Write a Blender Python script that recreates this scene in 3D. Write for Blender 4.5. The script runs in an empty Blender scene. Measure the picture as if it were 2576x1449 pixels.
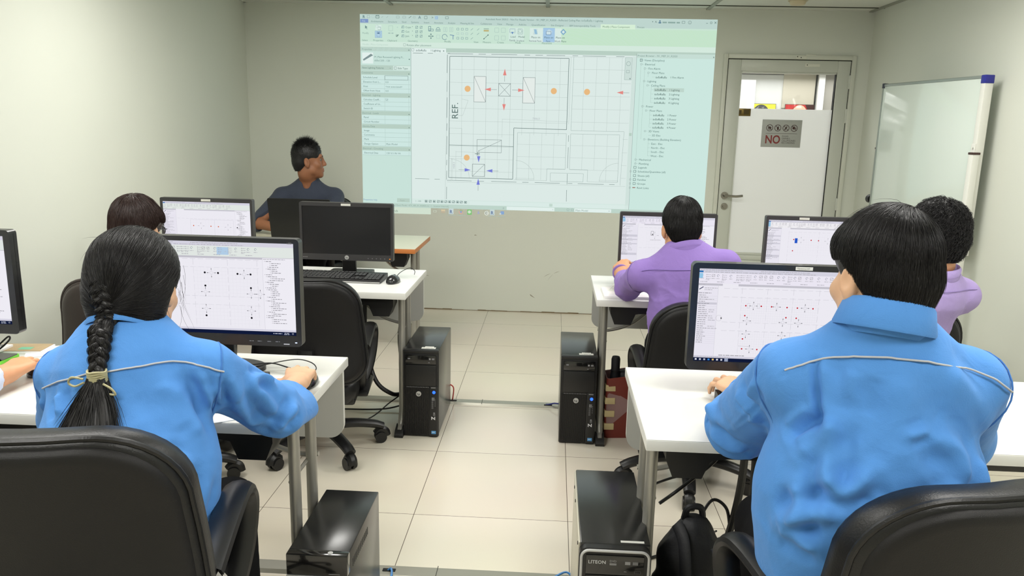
import bpy, bmesh, math, random
import numpy as np
from mathutils import Vector, Matrix, Euler
random.seed(7); rng = np.random.default_rng(7)
C = bpy.context.scene.collection
pi = math.pi
def lin(c):
    return tuple((x/255/12.92 if x/255 <= .04045 else ((x/255+.055)/1.055)**2.4) for x in c)
MATS = {}
def mat(name, rgb, rough=.5, metal=0., noise=0., nscale=8., bump=0., bscale=60., coat=0., spec=.5, sheen=0., trans=0.):
    """procedural principled material; rgb is sRGB 0-255"""
    if name in MATS: return MATS[name]
    m = bpy.data.materials.new(name); m.use_nodes = True; MATS[name] = m
    nt = m.node_tree; b = nt.nodes['Principled BSDF']
    c = lin(rgb)
    b.inputs['Base Color'].default_value = (*c, 1); b.inputs['Roughness'].default_value = rough
    b.inputs['Metallic'].default_value = metal; b.inputs['Specular IOR Level'].default_value = spec
    b.inputs['Coat Weight'].default_value = coat; b.inputs['Sheen Weight'].default_value = sheen
    b.inputs['Transmission Weight'].default_value = trans
    tc = nt.nodes.new('ShaderNodeTexCoord')
    if noise:
        n = nt.nodes.new('ShaderNodeTexNoise'); n.inputs['Scale'].default_value = nscale; n.inputs['Detail'].default_value = 4
        nt.links.new(tc.outputs['Object'], n.inputs['Vector'])
        r = nt.nodes.new('ShaderNodeMix'); r.data_type = 'RGBA'
        r.inputs[6].default_value = (*[x*(1-noise) for x in c], 1); r.inputs[7].default_value = (*[min(1, x*(1+noise)) for x in c], 1)
        nt.links.new(n.outputs['Fac'], r.inputs[0]); nt.links.new(r.outputs[2], b.inputs['Base Color'])
    if bump:
        n = nt.nodes.new('ShaderNodeTexNoise'); n.inputs['Scale'].default_value = bscale; n.inputs['Detail'].default_value = 3
        nt.links.new(tc.outputs['Object'], n.inputs['Vector'])
        u = nt.nodes.new('ShaderNodeBump'); u.inputs['Strength'].default_value = bump; u.inputs['Distance'].default_value = .002
        nt.links.new(n.outputs['Fac'], u.inputs['Height']); nt.links.new(u.outputs['Normal'], b.inputs['Normal'])
    return m
def emit(name, rgb, strength=1.):
    if name in MATS: return MATS[name]
    m = bpy.data.materials.new(name); m.use_nodes = True; MATS[name] = m
    nt = m.node_tree; nt.nodes.clear()
    e = nt.nodes.new('ShaderNodeEmission'); o = nt.nodes.new('ShaderNodeOutputMaterial')
    e.inputs[0].default_value = (*lin(rgb), 1); e.inputs[1].default_value = strength
    nt.links.new(e.outputs[0], o.inputs[0])
    return m

class MB:
    """collects shapes and links them as one mesh object"""
    def __init__(s): s.v = []; s.f = []; s.m = []
    def add(s, vs, fs, mi=0):
        k = len(s.v); s.v += [tuple(p) for p in vs]; s.f += [tuple(i+k for i in f) for f in fs]; s.m += [mi]*len(fs); return s
    def bm(s, b, mi=0, M=None):
        b.verts.index_update()
        s.add([(M @ v.co if M else v.co) for v in b.verts], [[v.index for v in f.verts] for f in b.faces], mi); b.free(); return s
    def box(s, lo, hi, mi=0, bev=0., seg=2, M=None):
        b = bmesh.new(); bmesh.ops.create_cube(b, size=1)
        for v in b.verts: v.co = Vector([(lo[i]+hi[i])/2 + v.co[i]*(hi[i]-lo[i]) for i in range(3)])
        if bev: bmesh.ops.bevel(b, geom=list(b.edges), offset=bev, segments=seg, affect='EDGES', profile=.5)
        return s.bm(b, mi, M)
    def tube(s, pts, r, seg=10, mi=0, closed=False, caps=True, flat=1., up=None):
        P = [Vector(p) for p in pts]; n = len(P)
        R = r if hasattr(r, '__len__') else [r]*n
        T = []
        for i in range(n):
            a = P[(i-1) % n] if (closed or i > 0) else P[0]; b = P[(i+1) % n] if (closed or i < n-1) else P[-1]
            T.append((b-a).normalized())
        u = Vector(up) if up else (Vector((0, 0, 1)) if abs(T[0].z) < .9 else Vector((1, 0, 0)))
        vs = []; 
        for i in range(n):
            t = T[i]; u = (u - t*u.dot(t))
            if u.length < 1e-6: u = t.orthogonal()
            u.normalize(); w = t.cross(u)
            for k in range(seg):
                a = 2*pi*k/seg; vs.append(P[i] + (u*math.cos(a)*flat + w*math.sin(a))*R[i])
        fs = []
        for i in range(n if closed else n-1):
            j = (i+1) % n
            for k in range(seg):
                l = (k+1) % seg; fs.append((i*seg+k, i*seg+l, j*seg+l, j*seg+k))
        if caps and not closed:
            fs.append(tuple(range(seg-1, -1, -1))); fs.append(tuple((n-1)*seg+k for k in range(seg)))
        return s.add(vs, fs, mi)
    def cyl(s, a, b, r, r2=None, seg=20, mi=0): return s.tube([a, b], [r, r if r2 is None else r2], seg, mi)
    def prism(s, poly, axis, d0, d1, mi=0, M=None):
        """extrude a 2D polygon; axis 'x': (y,z), 'y': (x,z), 'z': (x,y)"""
        def p3(p, d): return {'x': (d, p[0], p[1]), 'y': (p[0], d, p[1]), 'z': (p[0], p[1], d)}[axis]
        n = len(poly); vs = [p3(p, d0) for p in poly]+[p3(p, d1) for p in poly]
        if M: vs = [M @ Vector(p) for p in vs]
        fs = [tuple(range(n)), tuple(range(2*n-1, n-1, -1))]+[((i+1) % n, i, n+i, n+(i+1) % n) for i in range(n)]
        return s.add(vs, fs, mi)
    def lathe(s, prof, c=(0, 0, 0), seg=24, mi=0, M=None):
        vs = []; n = len(prof)
        for k in range(seg):
            a = 2*pi*k/seg
            for r, z in prof:
                p = Vector((r*math.cos(a), r*math.sin(a), z)); p = (M @ p) if M else p
                vs.append(p+Vector(c))
        fs = [(k*n+i, ((k+1) % seg)*n+i, ((k+1) % seg)*n+i+1, k*n+i+1) for k in range(seg) for i in range(n-1)]
        return s.add(vs, fs, mi)
    def ball(s, c, r, mi=0, seg=16, M=None):
        b = bmesh.new(); bmesh.ops.create_uvsphere(b, u_segments=seg, v_segments=max(6, seg//2), radius=1)
        rr = r if hasattr(r, '__len__') else (r, r, r)
        for v in b.verts: v.co = Vector((v.co.x*rr[0], v.co.y*rr[1], v.co.z*rr[2]))
        if M:
            for v in b.verts: v.co = M @ v.co
        for v in b.verts: v.co += Vector(c)
        return s.bm(b, mi)
    def build(s, name, mats, parent=None, ang=35, fix=True):
        me = bpy.data.meshes.new(name); me.from_pydata(s.v, [], s.f)
        for m in (mats if isinstance(mats, (list, tuple)) else [mats]): me.materials.append(m)
        me.polygons.foreach_set('material_index', s.m)
        if fix:
            b = bmesh.new(); b.from_mesh(me); bmesh.ops.recalc_face_normals(b, faces=b.faces); b.to_mesh(me); b.free()
        me.polygons.foreach_set('use_smooth', [True]*len(me.polygons)); me.set_sharp_from_angle(angle=math.radians(ang))
        return link(name, me, parent)
def link(name, me, parent=None):
    o = bpy.data.objects.new(name, me); C.objects.link(o)
    if parent: o.parent = parent
    return o
def tag(o, label=None, cat=None, group=None, kind=None):
    if label: o['label'] = label
    if cat: o['category'] = cat
    if group: o['group'] = group
    if kind: o['kind'] = kind
    return o
def thing(name, label, cat, loc=(0, 0, 0), rz=0., group=None):
    o = bpy.data.objects.new(name, None); C.objects.link(o); o.location = loc; o.rotation_euler = (0, 0, rz); o.empty_display_size = .1
    return tag(o, label, cat, group)
def struct(o): o['kind'] = 'structure'; return o
def dup(root, loc, rz=0., label=None, group=None, skip=()):
    """a copy of a thing with copies of its parts and sub-parts (mesh data shared)"""
    r = root.copy(); C.objects.link(r); r.location = loc; r.rotation_euler = (0, 0, rz)
    if label: r['label'] = label
    if group: r['group'] = group
    def rec(a, b):
        for ch in list(a.children):
            if ch.name.split('.')[0] in skip: continue
            c = ch.copy(); C.objects.link(c); c.parent = b; rec(ch, c)
    rec(root, r)
    return r
def rr(x0, y0, x1, y1, r, n=5):
    """rounded rectangle polygon; r is one radius or four (ll, lr, ur, ul)"""
    R = r if hasattr(r, '__len__') else [r]*4; out = []
    for (cx, cy, a0, q) in ((x0+R[0], y0+R[0], pi, R[0]), (x1-R[1], y0+R[1], 1.5*pi, R[1]), (x1-R[2], y1-R[2], 0, R[2]), (x0+R[3], y1-R[3], .5*pi, R[3])):
        if q <= 0: out.append((cx, cy)); continue
        for k in range(n+1):
            a = a0+.5*pi*k/n; out.append((cx+q*math.cos(a), cy+q*math.sin(a)))
    return out
def spline(pts, n=8):
    """Catmull-Rom through points"""
    P = [np.array(p, float) for p in pts]; P = [2*P[0]-P[1]]+P+[2*P[-1]-P[-2]]; out = []
    for i in range(1, len(P)-2):
        for k in range(n):
            t = k/n; a, b, c, d = P[i-1:i+3]
            out.append(.5*((2*b)+(c-a)*t+(2*a-5*b+4*c-d)*t*t+(3*b-a-3*c+d)*t**3))
    out.append(P[-2]); return [tuple(p) for p in out]

# ---- lettering and flat screen pictures -------------------------------------------------
_TC = {}
def text_geo(s, size, align='LEFT', bold=0., sx=1.):
    key = (s, align, bold)
    if key not in _TC:
        cu = bpy.data.curves.new('t', 'FONT'); cu.body = s; cu.size = 1; cu.align_x = align; cu.resolution_u = 4 if bold > .015 else 2; cu.offset = bold; cu.fill_mode = 'FRONT'
        o = bpy.data.objects.new('t', cu); C.objects.link(o); bpy.context.view_layer.update()
        me = o.evaluated_get(bpy.context.evaluated_depsgraph_get()).to_mesh()
        _TC[key] = ([tuple(v.co[:2]) for v in me.vertices], [tuple(p.vertices) for p in me.polygons])
        o.evaluated_get(bpy.context.evaluated_depsgraph_get()).to_mesh_clear()
        bpy.data.objects.remove(o); bpy.data.curves.remove(cu)
    v, f = _TC[key]
    return [(x*size*sx, y*size) for x, y in v], f
class Pic:
    """a flat picture in (u right, v up) metres, layered by hair-thin steps; colours become material slots"""
    def __init__(s, step=.00025): s.q = []; s.cols = []; s.step = step
    def _c(s, c):
        if c not in s.cols: s.cols.append(c)
        return s.cols.index(c)
    def poly(s, pts, c, lay): s.q.append((list(pts), [tuple(range(len(pts)))], s._c(c), lay))
    def rect(s, x0, y0, x1, y1, c, lay=1): s.poly([(x0, y0), (x1, y0), (x1, y1), (x0, y1)], c, lay)
    def line(s, x0, y0, x1, y1, w, c, lay=2):
        d = math.hypot(x1-x0, y1-y0) or 1; nx, ny = -(y1-y0)/d*w/2, (x1-x0)/d*w/2
        s.poly([(x0-nx, y0-ny), (x1-nx, y1-ny), (x1+nx, y1+ny), (x0+nx, y0+ny)], c, lay)
    def frame(s, x0, y0, x1, y1, w, c, lay=2):
        for a in ((x0, y0, x1, y0), (x1, y0, x1, y1), (x1, y1, x0, y1), (x0, y1, x0, y0)): s.line(*a, w, c, lay)
    def disc(s, x, y, r, c, lay=3, n=20): s.poly([(x+r*math.cos(2*pi*k/n), y+r*math.sin(2*pi*k/n)) for k in range(n)], c, lay)
    def ring(s, x, y, r, w, c, lay=3, a0=0, a1=2*pi, n=20):
        p = [(x+r*math.cos(a0+(a1-a0)*k/n), y+r*math.sin(a0+(a1-a0)*k/n)) for k in range(n+1)]
        for a, b in zip(p, p[1:]): s.line(*a, *b, w, c, lay)
    def text(s, t, x, y, size, c, lay=4, align='LEFT', bold=0., sx=1., rot=0.):
        v, f = text_geo(t, size, align, bold, sx); cr, sr = math.cos(rot), math.sin(rot)
        s.q.append(([(x+a*cr-b*sr, y+a*sr+b*cr) for a, b in v], f, s._c(c), lay))
    def scrib(s, x, y, L, h, c, lay=3):
        """a run of small words too fine to read"""
        e = x+L
        while x < e:
            w = min(random.uniform(1.2, 4.5)*h, e-x); s.rect(x, y, x+w, y+h*.8, c, lay); x += w+h*.7
    def build(s, name, P, parent, mats):
        """P(u,v,d): picture point to 3D, d = lift off the surface"""
        mb = MB()
        for pts, fs, ci, lay in s.q: mb.add([P(u, v, lay*s.step) for u, v in pts], fs, ci)
        return mb.build(name, [mats(c) for c in s.cols], parent, fix=False)
def scr(strength, tint=(1, 1, 1)):
    def f(c):
        return emit('screen_%s_%.2f' % ('_'.join(map(str, c)), strength), tuple(min(255, c[i]*tint[i]) for i in range(3)), strength)
    return f
def paint(c): return mat('print_%d_%d_%d' % c, c, .6)
# ---- blended solids meshed with surface nets (bodies, clothes, hair) ---------------------
def A3(*p): return np.array(p, float)
def unit(v): v = np.asarray(v, float); return v/(np.linalg.norm(v)+1e-12)
def _rot(R, c): R = np.asarray(R); c = np.asarray(c, float); return lambda P: (P-c) @ R   # columns of R are local axes
def cap(a, b, ra, rb=None, k=.02, n=None, kf=1., op='u'):
    """tapered capsule; n,kf stretch the section along n by kf"""
    a = A3(*a); b = A3(*b); rb = ra if rb is None else rb; ab = b-a; L2 = ab@ab+1e-12
    nn = None if n is None else unit(n)
    def fn(P):
        q = P-a
        t = np.clip(q@ab/L2, 0, 1)
        d = q-t[..., None]*ab
        if nn is not None: d = d+((d@nn)*(1/kf-1))[..., None]*nn
        return np.sqrt((d*d).sum(-1))-(ra+(rb-ra)*t)
    R = max(ra, rb)*max(1, kf)+k+.012
    return dict(fn=fn, lo=np.minimum(a, b)-R, hi=np.maximum(a, b)+R, k=k, op=op)
def ell(c, r, R=None, k=.02, op='u'):
    c = A3(*c); r = A3(*r); R = np.eye(3) if R is None else np.asarray(R)
    def fn(P):
        q = (P-c)@R; k0 = np.sqrt(((q/r)**2).sum(-1)); k1 = np.sqrt(((q/r**2)**2).sum(-1))+1e-9
        return k0*(k0-1)/k1
    m = r.max()+k+.012
    return dict(fn=fn, lo=c-m, hi=c+m, k=k, op=op)
def half(p, n, k=.004, op='i', lo=None, hi=None):
    p = A3(*p); n = unit(n)
    return dict(fn=lambda P: (P-p)@n, lo=A3(-99, -99, -99) if lo is None else A3(*lo), hi=A3(99, 99, 99) if hi is None else A3(*hi), k=k, op=op)
def comb(a, b, k, op):
    if op == 's': b = -b
    if op == 'u':
        h = np.clip(.5+.5*(b-a)/k, 0, 1); return b*(1-h)+a*h-k*h*(1-h)
    h = np.clip(.5-.5*(b-a)/k, 0, 1); return b*(1-h)+a*h+k*h*(1-h)
def sdf(prims, P):
    F = np.full(P.shape[:-1], .5)
    for p in prims: F = comb(F, p['fn'](P), p['k'], p['op'])
    return F
def grad(prims, P, e=.002):
    g = np.stack([sdf(prims, P+d)-sdf(prims, P-d) for d in np.eye(3)*e], -1)
    return g/(np.linalg.norm(g, axis=-1, keepdims=True)+1e-9)
def field(prims, h):
    lo = np.min([p['lo'] for p in prims if p['op'] == 'u'], 0)-h*2; hi = np.max([p['hi'] for p in prims if p['op'] == 'u'], 0)+h*2
    n = np.ceil((hi-lo)/h).astype(int)+1
    F = np.full(n, .5, np.float32); ax = [(lo[i]+np.arange(n[i])*h) for i in range(3)]
    for p in prims:
        i0 = np.clip(np.floor((p['lo']-lo)/h).astype(int), 0, n); i1 = np.clip(np.ceil((p['hi']-lo)/h).astype(int)+1, 0, n)
        if (i1 <= i0).any(): continue
        s = tuple(slice(i0[i], i1[i]) for i in range(3))
        P = np.stack(np.meshgrid(*[ax[i][s[i]] for i in range(3)], indexing='ij'), -1)
        F[s] = comb(F[s], p['fn'](P), p['k'], p['op'])
    return F, lo
def nets(F, lo, h):
    S = F < 0; n = F.shape
    cnt = np.zeros([x-1 for x in n], np.int8)
    for dx in (0, 1):
        for dy in (0, 1):
            for dz in (0, 1): cnt += S[dx:n[0]-1+dx, dy:n[1]-1+dy, dz:n[2]-1+dz]
    act = (cnt > 0) & (cnt < 8); idx = np.argwhere(act); N = len(idx)
    ids = np.full(act.shape, -1, np.int32); ids[act] = np.arange(N)
    off = np.array([(a, b, c) for a in (0, 1) for b in (0, 1) for c in (0, 1)])
    cv = np.stack([F[tuple((idx+o).T)] for o in off], 1)
    acc = np.zeros((N, 3)); w = np.zeros(N)
    for i in range(8):
        for j in range(i+1, 8):
            if np.abs(off[i]-off[j]).sum() != 1: continue
            m = (cv[:, i] < 0) != (cv[:, j] < 0); t = cv[m, i]/(cv[m, i]-cv[m, j])
            acc[m] += off[i]+t[:, None]*(off[j]-off[i]); w[m] += 1
    V = lo+(idx+acc/w[:, None])*h; Q = []
    for a in range(3):
        b, c = (a+1) % 3, (a+2) % 3
        s0 = [slice(None)]*3; s1 = [slice(None)]*3; s0[a] = slice(0, -1); s1[a] = slice(1, None)
        A, B = S[tuple(s0)], S[tuple(s1)]; ch = np.argwhere(A != B)
        ch = ch[(ch[:, b] > 0) & (ch[:, c] > 0) & (ch[:, b] < n[b]-1) & (ch[:, c] < n[c]-1)]
        ins = A[tuple(ch.T)]
        eb = np.zeros(3, int); eb[b] = 1; ec = np.zeros(3, int); ec[c] = 1
        q = np.stack([ids[tuple((ch-eb-ec).T)], ids[tuple((ch-ec).T)], ids[tuple(ch.T)], ids[tuple((ch-eb).T)]], 1)
        q[~ins] = q[~ins][:, ::-1]; Q.append(q)
    Q = np.concatenate(Q); return V, Q[(Q >= 0).all(1)]
def np_mesh(name, V, Q, mats, parent=None, mi=None):
    me = bpy.data.meshes.new(name); k = Q.shape[1]
    me.vertices.add(len(V)); me.vertices.foreach_set('co', np.ascontiguousarray(V, np.float32).ravel())
    me.loops.add(Q.size); me.loops.foreach_set('vertex_index', np.ascontiguousarray(Q, np.int32).ravel())
    me.polygons.add(len(Q)); me.polygons.foreach_set('loop_start', np.arange(0, Q.size, k, dtype=np.int32))
    me.polygons.foreach_set('use_smooth', np.ones(len(Q), bool))
    for m in (mats if isinstance(mats, (list, tuple)) else [mats]): me.materials.append(m)
    if mi is not None: me.polygons.foreach_set('material_index', mi.astype(np.int32))
    me.update(calc_edges=True); me.validate()
    return link(name, me, parent)
def relax(V, Q, it=1, w=.5):
    for _ in range(it):
        acc = np.zeros_like(V); c = np.zeros(len(V))
        for i in range(4):
            for j in ((i+1) % 4, (i-1) % 4): np.add.at(acc, Q[:, i], V[Q[:, j]]); np.add.at(c, Q[:, i], 1)
        V = V+w*(acc/np.maximum(c, 1)[:, None]-V)
    return V
def _hash(i): 
    i = i.astype(np.uint64); h = (i[..., 0]*np.uint64(73856093)) ^ (i[..., 1]*np.uint64(19349663)) ^ (i[..., 2]*np.uint64(83492791))
    h = (h ^ (h >> np.uint64(13)))*np.uint64(1274126177); return ((h >> np.uint64(8)) & np.uint64(0xFFFF)).astype(float)/65535*2-1
def vnoise(P):
    P = P+1000; i = np.floor(P); f = P-i; f = f*f*(3-2*f); i = i.astype(np.int64); out = 0
    for a in (0, 1):
        for b in (0, 1):
            for c in (0, 1):
                out = out+_hash(i+np.array([a, b, c]))*(f[..., 0] if a else 1-f[..., 0])*(f[..., 1] if b else 1-f[..., 1])*(f[..., 2] if c else 1-f[..., 2])
    return out
def solid(name, prims, h, mats, parent=None, disp=None, it=1, mi=None):
    F, lo = field(prims, h); V, Q = nets(F, lo, h)
    if it: V = relax(V, Q, it)
    if disp is not None:
        N = grad(prims, V); V = V+N*disp(V, N)[:, None]
    return np_mesh(name, V, Q, mats, parent, None if mi is None else mi(V[Q].mean(1)))
def strands(name, paths, r, mats, parent=None):
    """paths (K,M,3): fine tapering three-sided hairs in one mesh"""
    K, M, _ = paths.shape
    T = np.gradient(paths, axis=1); T /= np.linalg.norm(T, axis=-1, keepdims=True)+1e-9
    u = np.empty_like(T); a0 = np.cross(T[:, 0], [.31, .87, .38]); u[:, 0] = a0/(np.linalg.norm(a0, axis=-1, keepdims=True)+1e-9)
    for i in range(1, M):
        q = u[:, i-1]-T[:, i]*(u[:, i-1]*T[:, i]).sum(-1, keepdims=True); u[:, i] = q/(np.linalg.norm(q, axis=-1, keepdims=True)+1e-9)
    w = np.cross(T, u)
    rad = (r if hasattr(r, '__len__') else np.full(K, r))[:, None]*(1-.85*np.linspace(0, 1, M)**2)[None]
    V = np.stack([paths+rad[..., None]*(u*math.cos(a)+w*math.sin(a)) for a in (0, 2*pi/3, 4*pi/3)], 2)
    V = V.reshape(-1, 3); base = (np.arange(K)[:, None]*M+np.arange(M-1)[None])*3
    Q = np.concatenate([np.stack([base+i, base+(i+1) % 3, base+3+(i+1) % 3, base+3+i], -1).reshape(-1, 4) for i in range(3)])
    return np_mesh(name, V, Q, mats, parent)
# ---- the room ---------------------------------------------------------------------------
D, XL, XR, ZC, YR = 6.167, -2.435, 2.351, 2.39, -2.2
def wall_mat(name, rgb):
    m = mat(name, rgb, .75, noise=.02, nscale=2.5, bump=.05, bscale=180, spec=.25)
    return m
WALL = wall_mat('cream_wall_paint', (212, 215, 204))
def floor_mat():
    m = bpy.data.materials.new('polished_tile'); m.use_nodes = True; nt = m.node_tree; b = nt.nodes['Principled BSDF']
    tc = nt.nodes.new('ShaderNodeTexCoord'); mp = nt.nodes.new('ShaderNodeMapping'); br = nt.nodes.new('ShaderNodeTexBrick')
    mp.inputs['Location'].default_value = (.5008+.6*10, -5.7446+.6*20, 0)
    br.offset = 0; br.squash = 1; br.inputs['Scale'].default_value = 1; br.inputs['Mortar Size'].default_value = .0013; br.inputs['Mortar Smooth'].default_value = .1
    br.inputs['Brick Width'].default_value = .6; br.inputs['Row Height'].default_value = .6
    br.inputs['Color1'].default_value = (*lin((222, 214, 198)), 1); br.inputs['Color2'].default_value = (*lin((218, 210, 193)), 1); br.inputs['Mortar'].default_value = (*lin((92, 82, 70)), 1)
    nt.links.new(tc.outputs['Object'], mp.inputs['Vector']); nt.links.new(mp.outputs['Vector'], br.inputs['Vector'])
    n = nt.nodes.new('ShaderNodeTexNoise'); n.inputs['Scale'].default_value = 1.3; n.inputs['Detail'].default_value = 6; nt.links.new(tc.outputs['Object'], n.inputs['Vector'])
    mx = nt.nodes.new('ShaderNodeMix'); mx.data_type = 'RGBA'; mx.blend_type = 'MULTIPLY'; mx.inputs[0].default_value = .12
    nt.links.new(br.outputs['Color'], mx.inputs[6]); nt.links.new(n.outputs['Color'], mx.inputs[7]); nt.links.new(mx.outputs[2], b.inputs['Base Color'])
    b.inputs['Roughness'].default_value = .16; b.inputs['Specular IOR Level'].default_value = .5
    return m
struct(MB().box((XL-.1, YR-.1, -.1), (XR+.1, D+.1, 0)).build('floor', floor_mat()))
CEIL = mat('ceiling_tile', (212, 214, 205), .9, noise=.05, nscale=40, spec=.1)
TBAR = mat('ceiling_bar', (150, 152, 140), .6); SHADE_JOINT = mat('shade_and_joint', (70, 72, 62), .8)
ce = MB().box((XL-.1, YR-.1, ZC), (XR+.1, D+.1, ZC+.1))
ce.box((XL, D-.024, ZC-.004), (XR, D, ZC), 0); ce.box((XR-.02, YR, ZC-.004), (XR, D, ZC), 0); ce.box((XL, YR, ZC-.004), (XL+.02, D, ZC), 0)
for k in range(-2, 3): ce.box((-.082+1.2*k-.014, YR, ZC-.010), (-.082+1.2*k+.014, D, ZC), 1)
for k in range(0, 14):
    y = 6.0-.6*k; ce.box((XL, y-.006, ZC-.006), (XR, y, ZC), 2); ce.box((XL, y, ZC-.005), (XR, y+.012, ZC), 1)  # dark strip paints in the shaded side of each cross bar
struct(ce.build('ceiling', [CEIL, TBAR, SHADE_JOINT]))
DX0, DX1, DZ = 1.262, 2.247, 2.068
wb = MB().box((XL-.1, D, 0), (DX0, D+.1, ZC)).box((DX1, D, 0), (XR+.1, D+.1, ZC)).box((DX0, D, DZ), (DX1, D+.1, ZC))
wall_front = struct(wb.build('wall_front', WALL))
struct(MB().box((XL-.1, YR, 0), (XL, D, ZC)).build('wall_left', WALL))
struct(MB().box((XR, YR, 0), (XR+.1, D, ZC)).build('wall_right', WALL))
struct(MB().box((XL-.1, YR-.1, 0), (XR+.1, YR, ZC)).build('wall_back', WALL))
# scuffs the wall has near the floor
scm = mat('wall_scuff', (150, 146, 130), .9)
sc = MB()
for (x, z, l, a, w) in ((-.05, .30, .06, .5, .003), (-.02, .27, .07, .9, .002), (-.16, .15, .05, -.6, .012), (.03, .33, .05, .4, .003), (-.62, .62, .02, .2, .008), (-1.02, .28, .03, 0, .004), (-2.2, 1.02, .1, .3, .003)):
    p = [(x+l*t*math.cos(a)-w*math.sin(pi*t), D-.0004, z+l*t*math.sin(a)+w*math.sin(pi*t)) for t in (0, .25, .5, .75, 1)]; q = [(b[0], b[1], b[2]-w*math.sin(pi*t)*.9-.0006) for b, t in zip(p, (0, .25, .5, .75, 1))]
    if x < -2: continue
    sc.add(p+q, [(i, i+1, i+6, i+5) for i in range(4)])
o = sc.build('wall_scuffs', scm); o.parent = wall_front
# old grime line where the front wall meets the tiles
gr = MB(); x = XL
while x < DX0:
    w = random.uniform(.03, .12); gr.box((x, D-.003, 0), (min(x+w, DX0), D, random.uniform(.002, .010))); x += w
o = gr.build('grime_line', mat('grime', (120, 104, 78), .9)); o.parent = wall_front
# aluminium cable channels let into the floor
ALU = mat('channel_metal', (176, 174, 162), .35, .75, bump=.03, bscale=300)
for i, (y0, y1) in enumerate(((3.965, 4.04), (2.30, 2.378))):
    m = MB().prism([(y0, 0), (y0+.012, .010), (y1-.012, .010), (y1, 0)], 'x', XL+.02, XR-.02)
    for x in (-.35, .1+.9*i, -1.6, 1.5): m.box((x-.0012, y0+.002, .0098), (x+.0012, y1-.002, .0112), 1)
    struct(m.build('trim_%d' % (i+1), [ALU, SHADE_JOINT]))
# ---- door in the front wall
FR = mat('door_frame_paint', (205, 207, 194), .4, noise=.03); LEAF = mat('door_leaf_paint', (196, 199, 188), .35, noise=.02); BLK = mat('black_gap', (18, 18, 16), .8)
dr = MB()
for (a, b) in ((DX0, 1.294), (2.216, DX1)): dr.box((a, D-.022, 0), (b, D+.1, DZ), 0, .004)
dr.box((1.294, D-.022, 2.034), (2.216, D+.1, DZ), 0, .004)
door = struct(dr.build('door_1', FR))
lf = MB(); y0, y1 = D-.012, D+.03; X0, X1, ZT = 1.300, 2.210, 2.028
gx0, gx1, gz0, gz1 = 1.408, 2.112, .55, 1.930
lf.box((X0, y0, .006), (gx0-.012, y1, ZT), 0, .003).box((gx1+.006, y0, .006), (X1, y1, ZT), 0, .003).box((gx0-.012, y0, gz1+.012), (gx1+.006, y1, ZT), 0, .003).box((gx0-.012, y0, .006), (gx1+.006, y1, gz0-.06), 0, .003)

lf.box((gx0-.012, y0+.006, gz0-.06), (gx0, y1, gz1+.012), 0, .002).box((gx0, y0+.006, gz1), (gx1, y1, gz1+.012), 0, .002).box((gx0, y0+.004, gz0-.06), (gx1, y1, gz0-.02), 0, .006).box((gx0, y0+.009, gz0-.02), (gx1, y1, gz0), 0, .004)
lf.box((gx1-.001, y0+.008, gz0), (gx1+.004, y1, gz1), 1).box((gx1+.004, y0+.008, gz0), (gx1+.0065, y1, gz1), 0)
lf.box((1.294, y0+.008, 0), (1.300, y1, 2.034), 1).box((2.210, y0+.008, 0), (2.216, y1, 2.034), 1).box((1.294, y0+.008, 2.028), (2.216, y1, 2.034), 1)
leaf = lf.build('door_leaf', [LEAF, BLK], door)
GL = bpy.data.materials.new('clear_glass'); GL.use_nodes = True; nt = GL.node_tree; nt.nodes.clear()
a = nt.nodes.new('ShaderNodeBsdfTransparent'); g = nt.nodes.new('ShaderNodeBsdfGlossy'); g.inputs[1].default_value = .02; mx = nt.nodes.new('ShaderNodeMixShader'); mx.inputs[0].default_value = .05; o = nt.nodes.new('ShaderNodeOutputMaterial')
nt.links.new(a.outputs[0], mx.inputs[1]); nt.links.new(g.outputs[0], mx.inputs[2]); nt.links.new(mx.outputs[0], o.inputs[0])
MB().box((gx0, D+.008, gz0), (gx1, D+.014, gz1)).build('glass', GL, leaf)
FI = bpy.data.materials.new('frosted_film'); FI.use_nodes = True; nt = FI.node_tree; nt.nodes.clear()
d = nt.nodes.new('ShaderNodeBsdfDiffuse'); d.inputs[0].default_value = (*lin((250, 251, 250)), 1); t = nt.nodes.new('ShaderNodeBsdfTranslucent'); t.inputs[0].default_value = (*lin((250, 251, 250)), 1); mx = nt.nodes.new('ShaderNodeMixShader'); mx.inputs[0].default_value = .5; o = nt.nodes.new('ShaderNodeOutputMaterial')
nt.links.new(d.outputs[0], mx.inputs[1]); nt.links.new(t.outputs[0], mx.inputs[2]); nt.links.new(mx.outputs[0], o.inputs[0])
MB().box((gx0, D+.006, gz0), (gx1, D+.008, 1.668)).build('frosted_film', FI, leaf)
STEEL = mat('brushed_steel', (150, 146, 136), .3, .9); BRASS = mat('old_brass', (112, 94, 52), .35, .85, noise=.3, nscale=30)
h = MB().cyl((1.345, D-.012, 1.0), (1.345, D-.024, 1.0), .028, seg=24).cyl((1.345, D-.02, 1.0), (1.345, D-.06, 1.0), .011)
h.tube(spline([(1.335, D-.06, 1.0), (1.37, D-.062, 1.0), (1.42, D-.060, .997), (1.46, D-.058, 1.001), (1.475, D-.056, 1.003)], 5), .0095, 10)
h.build('door_handle', STEEL, leaf)
MB().cyl((1.349, D-.012, .915), (1.349, D-.022, .915), .026, seg=24).cyl((1.349, D-.02, .915), (1.349, D-.034, .915), .013).build('lock', STEEL, leaf)
for z0, z1 in ((1.825, 1.925), (1.572, 1.678), (.905, 1.0)): MB().box((2.202, D-.020, z0), (2.222, D-.008, z1), 0, .003).build('hinge', LEAF, door)
bp = MB().box((1.394, D-.002, 1.610), (1.498, D+.006, 1.666), 0, .002)
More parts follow.
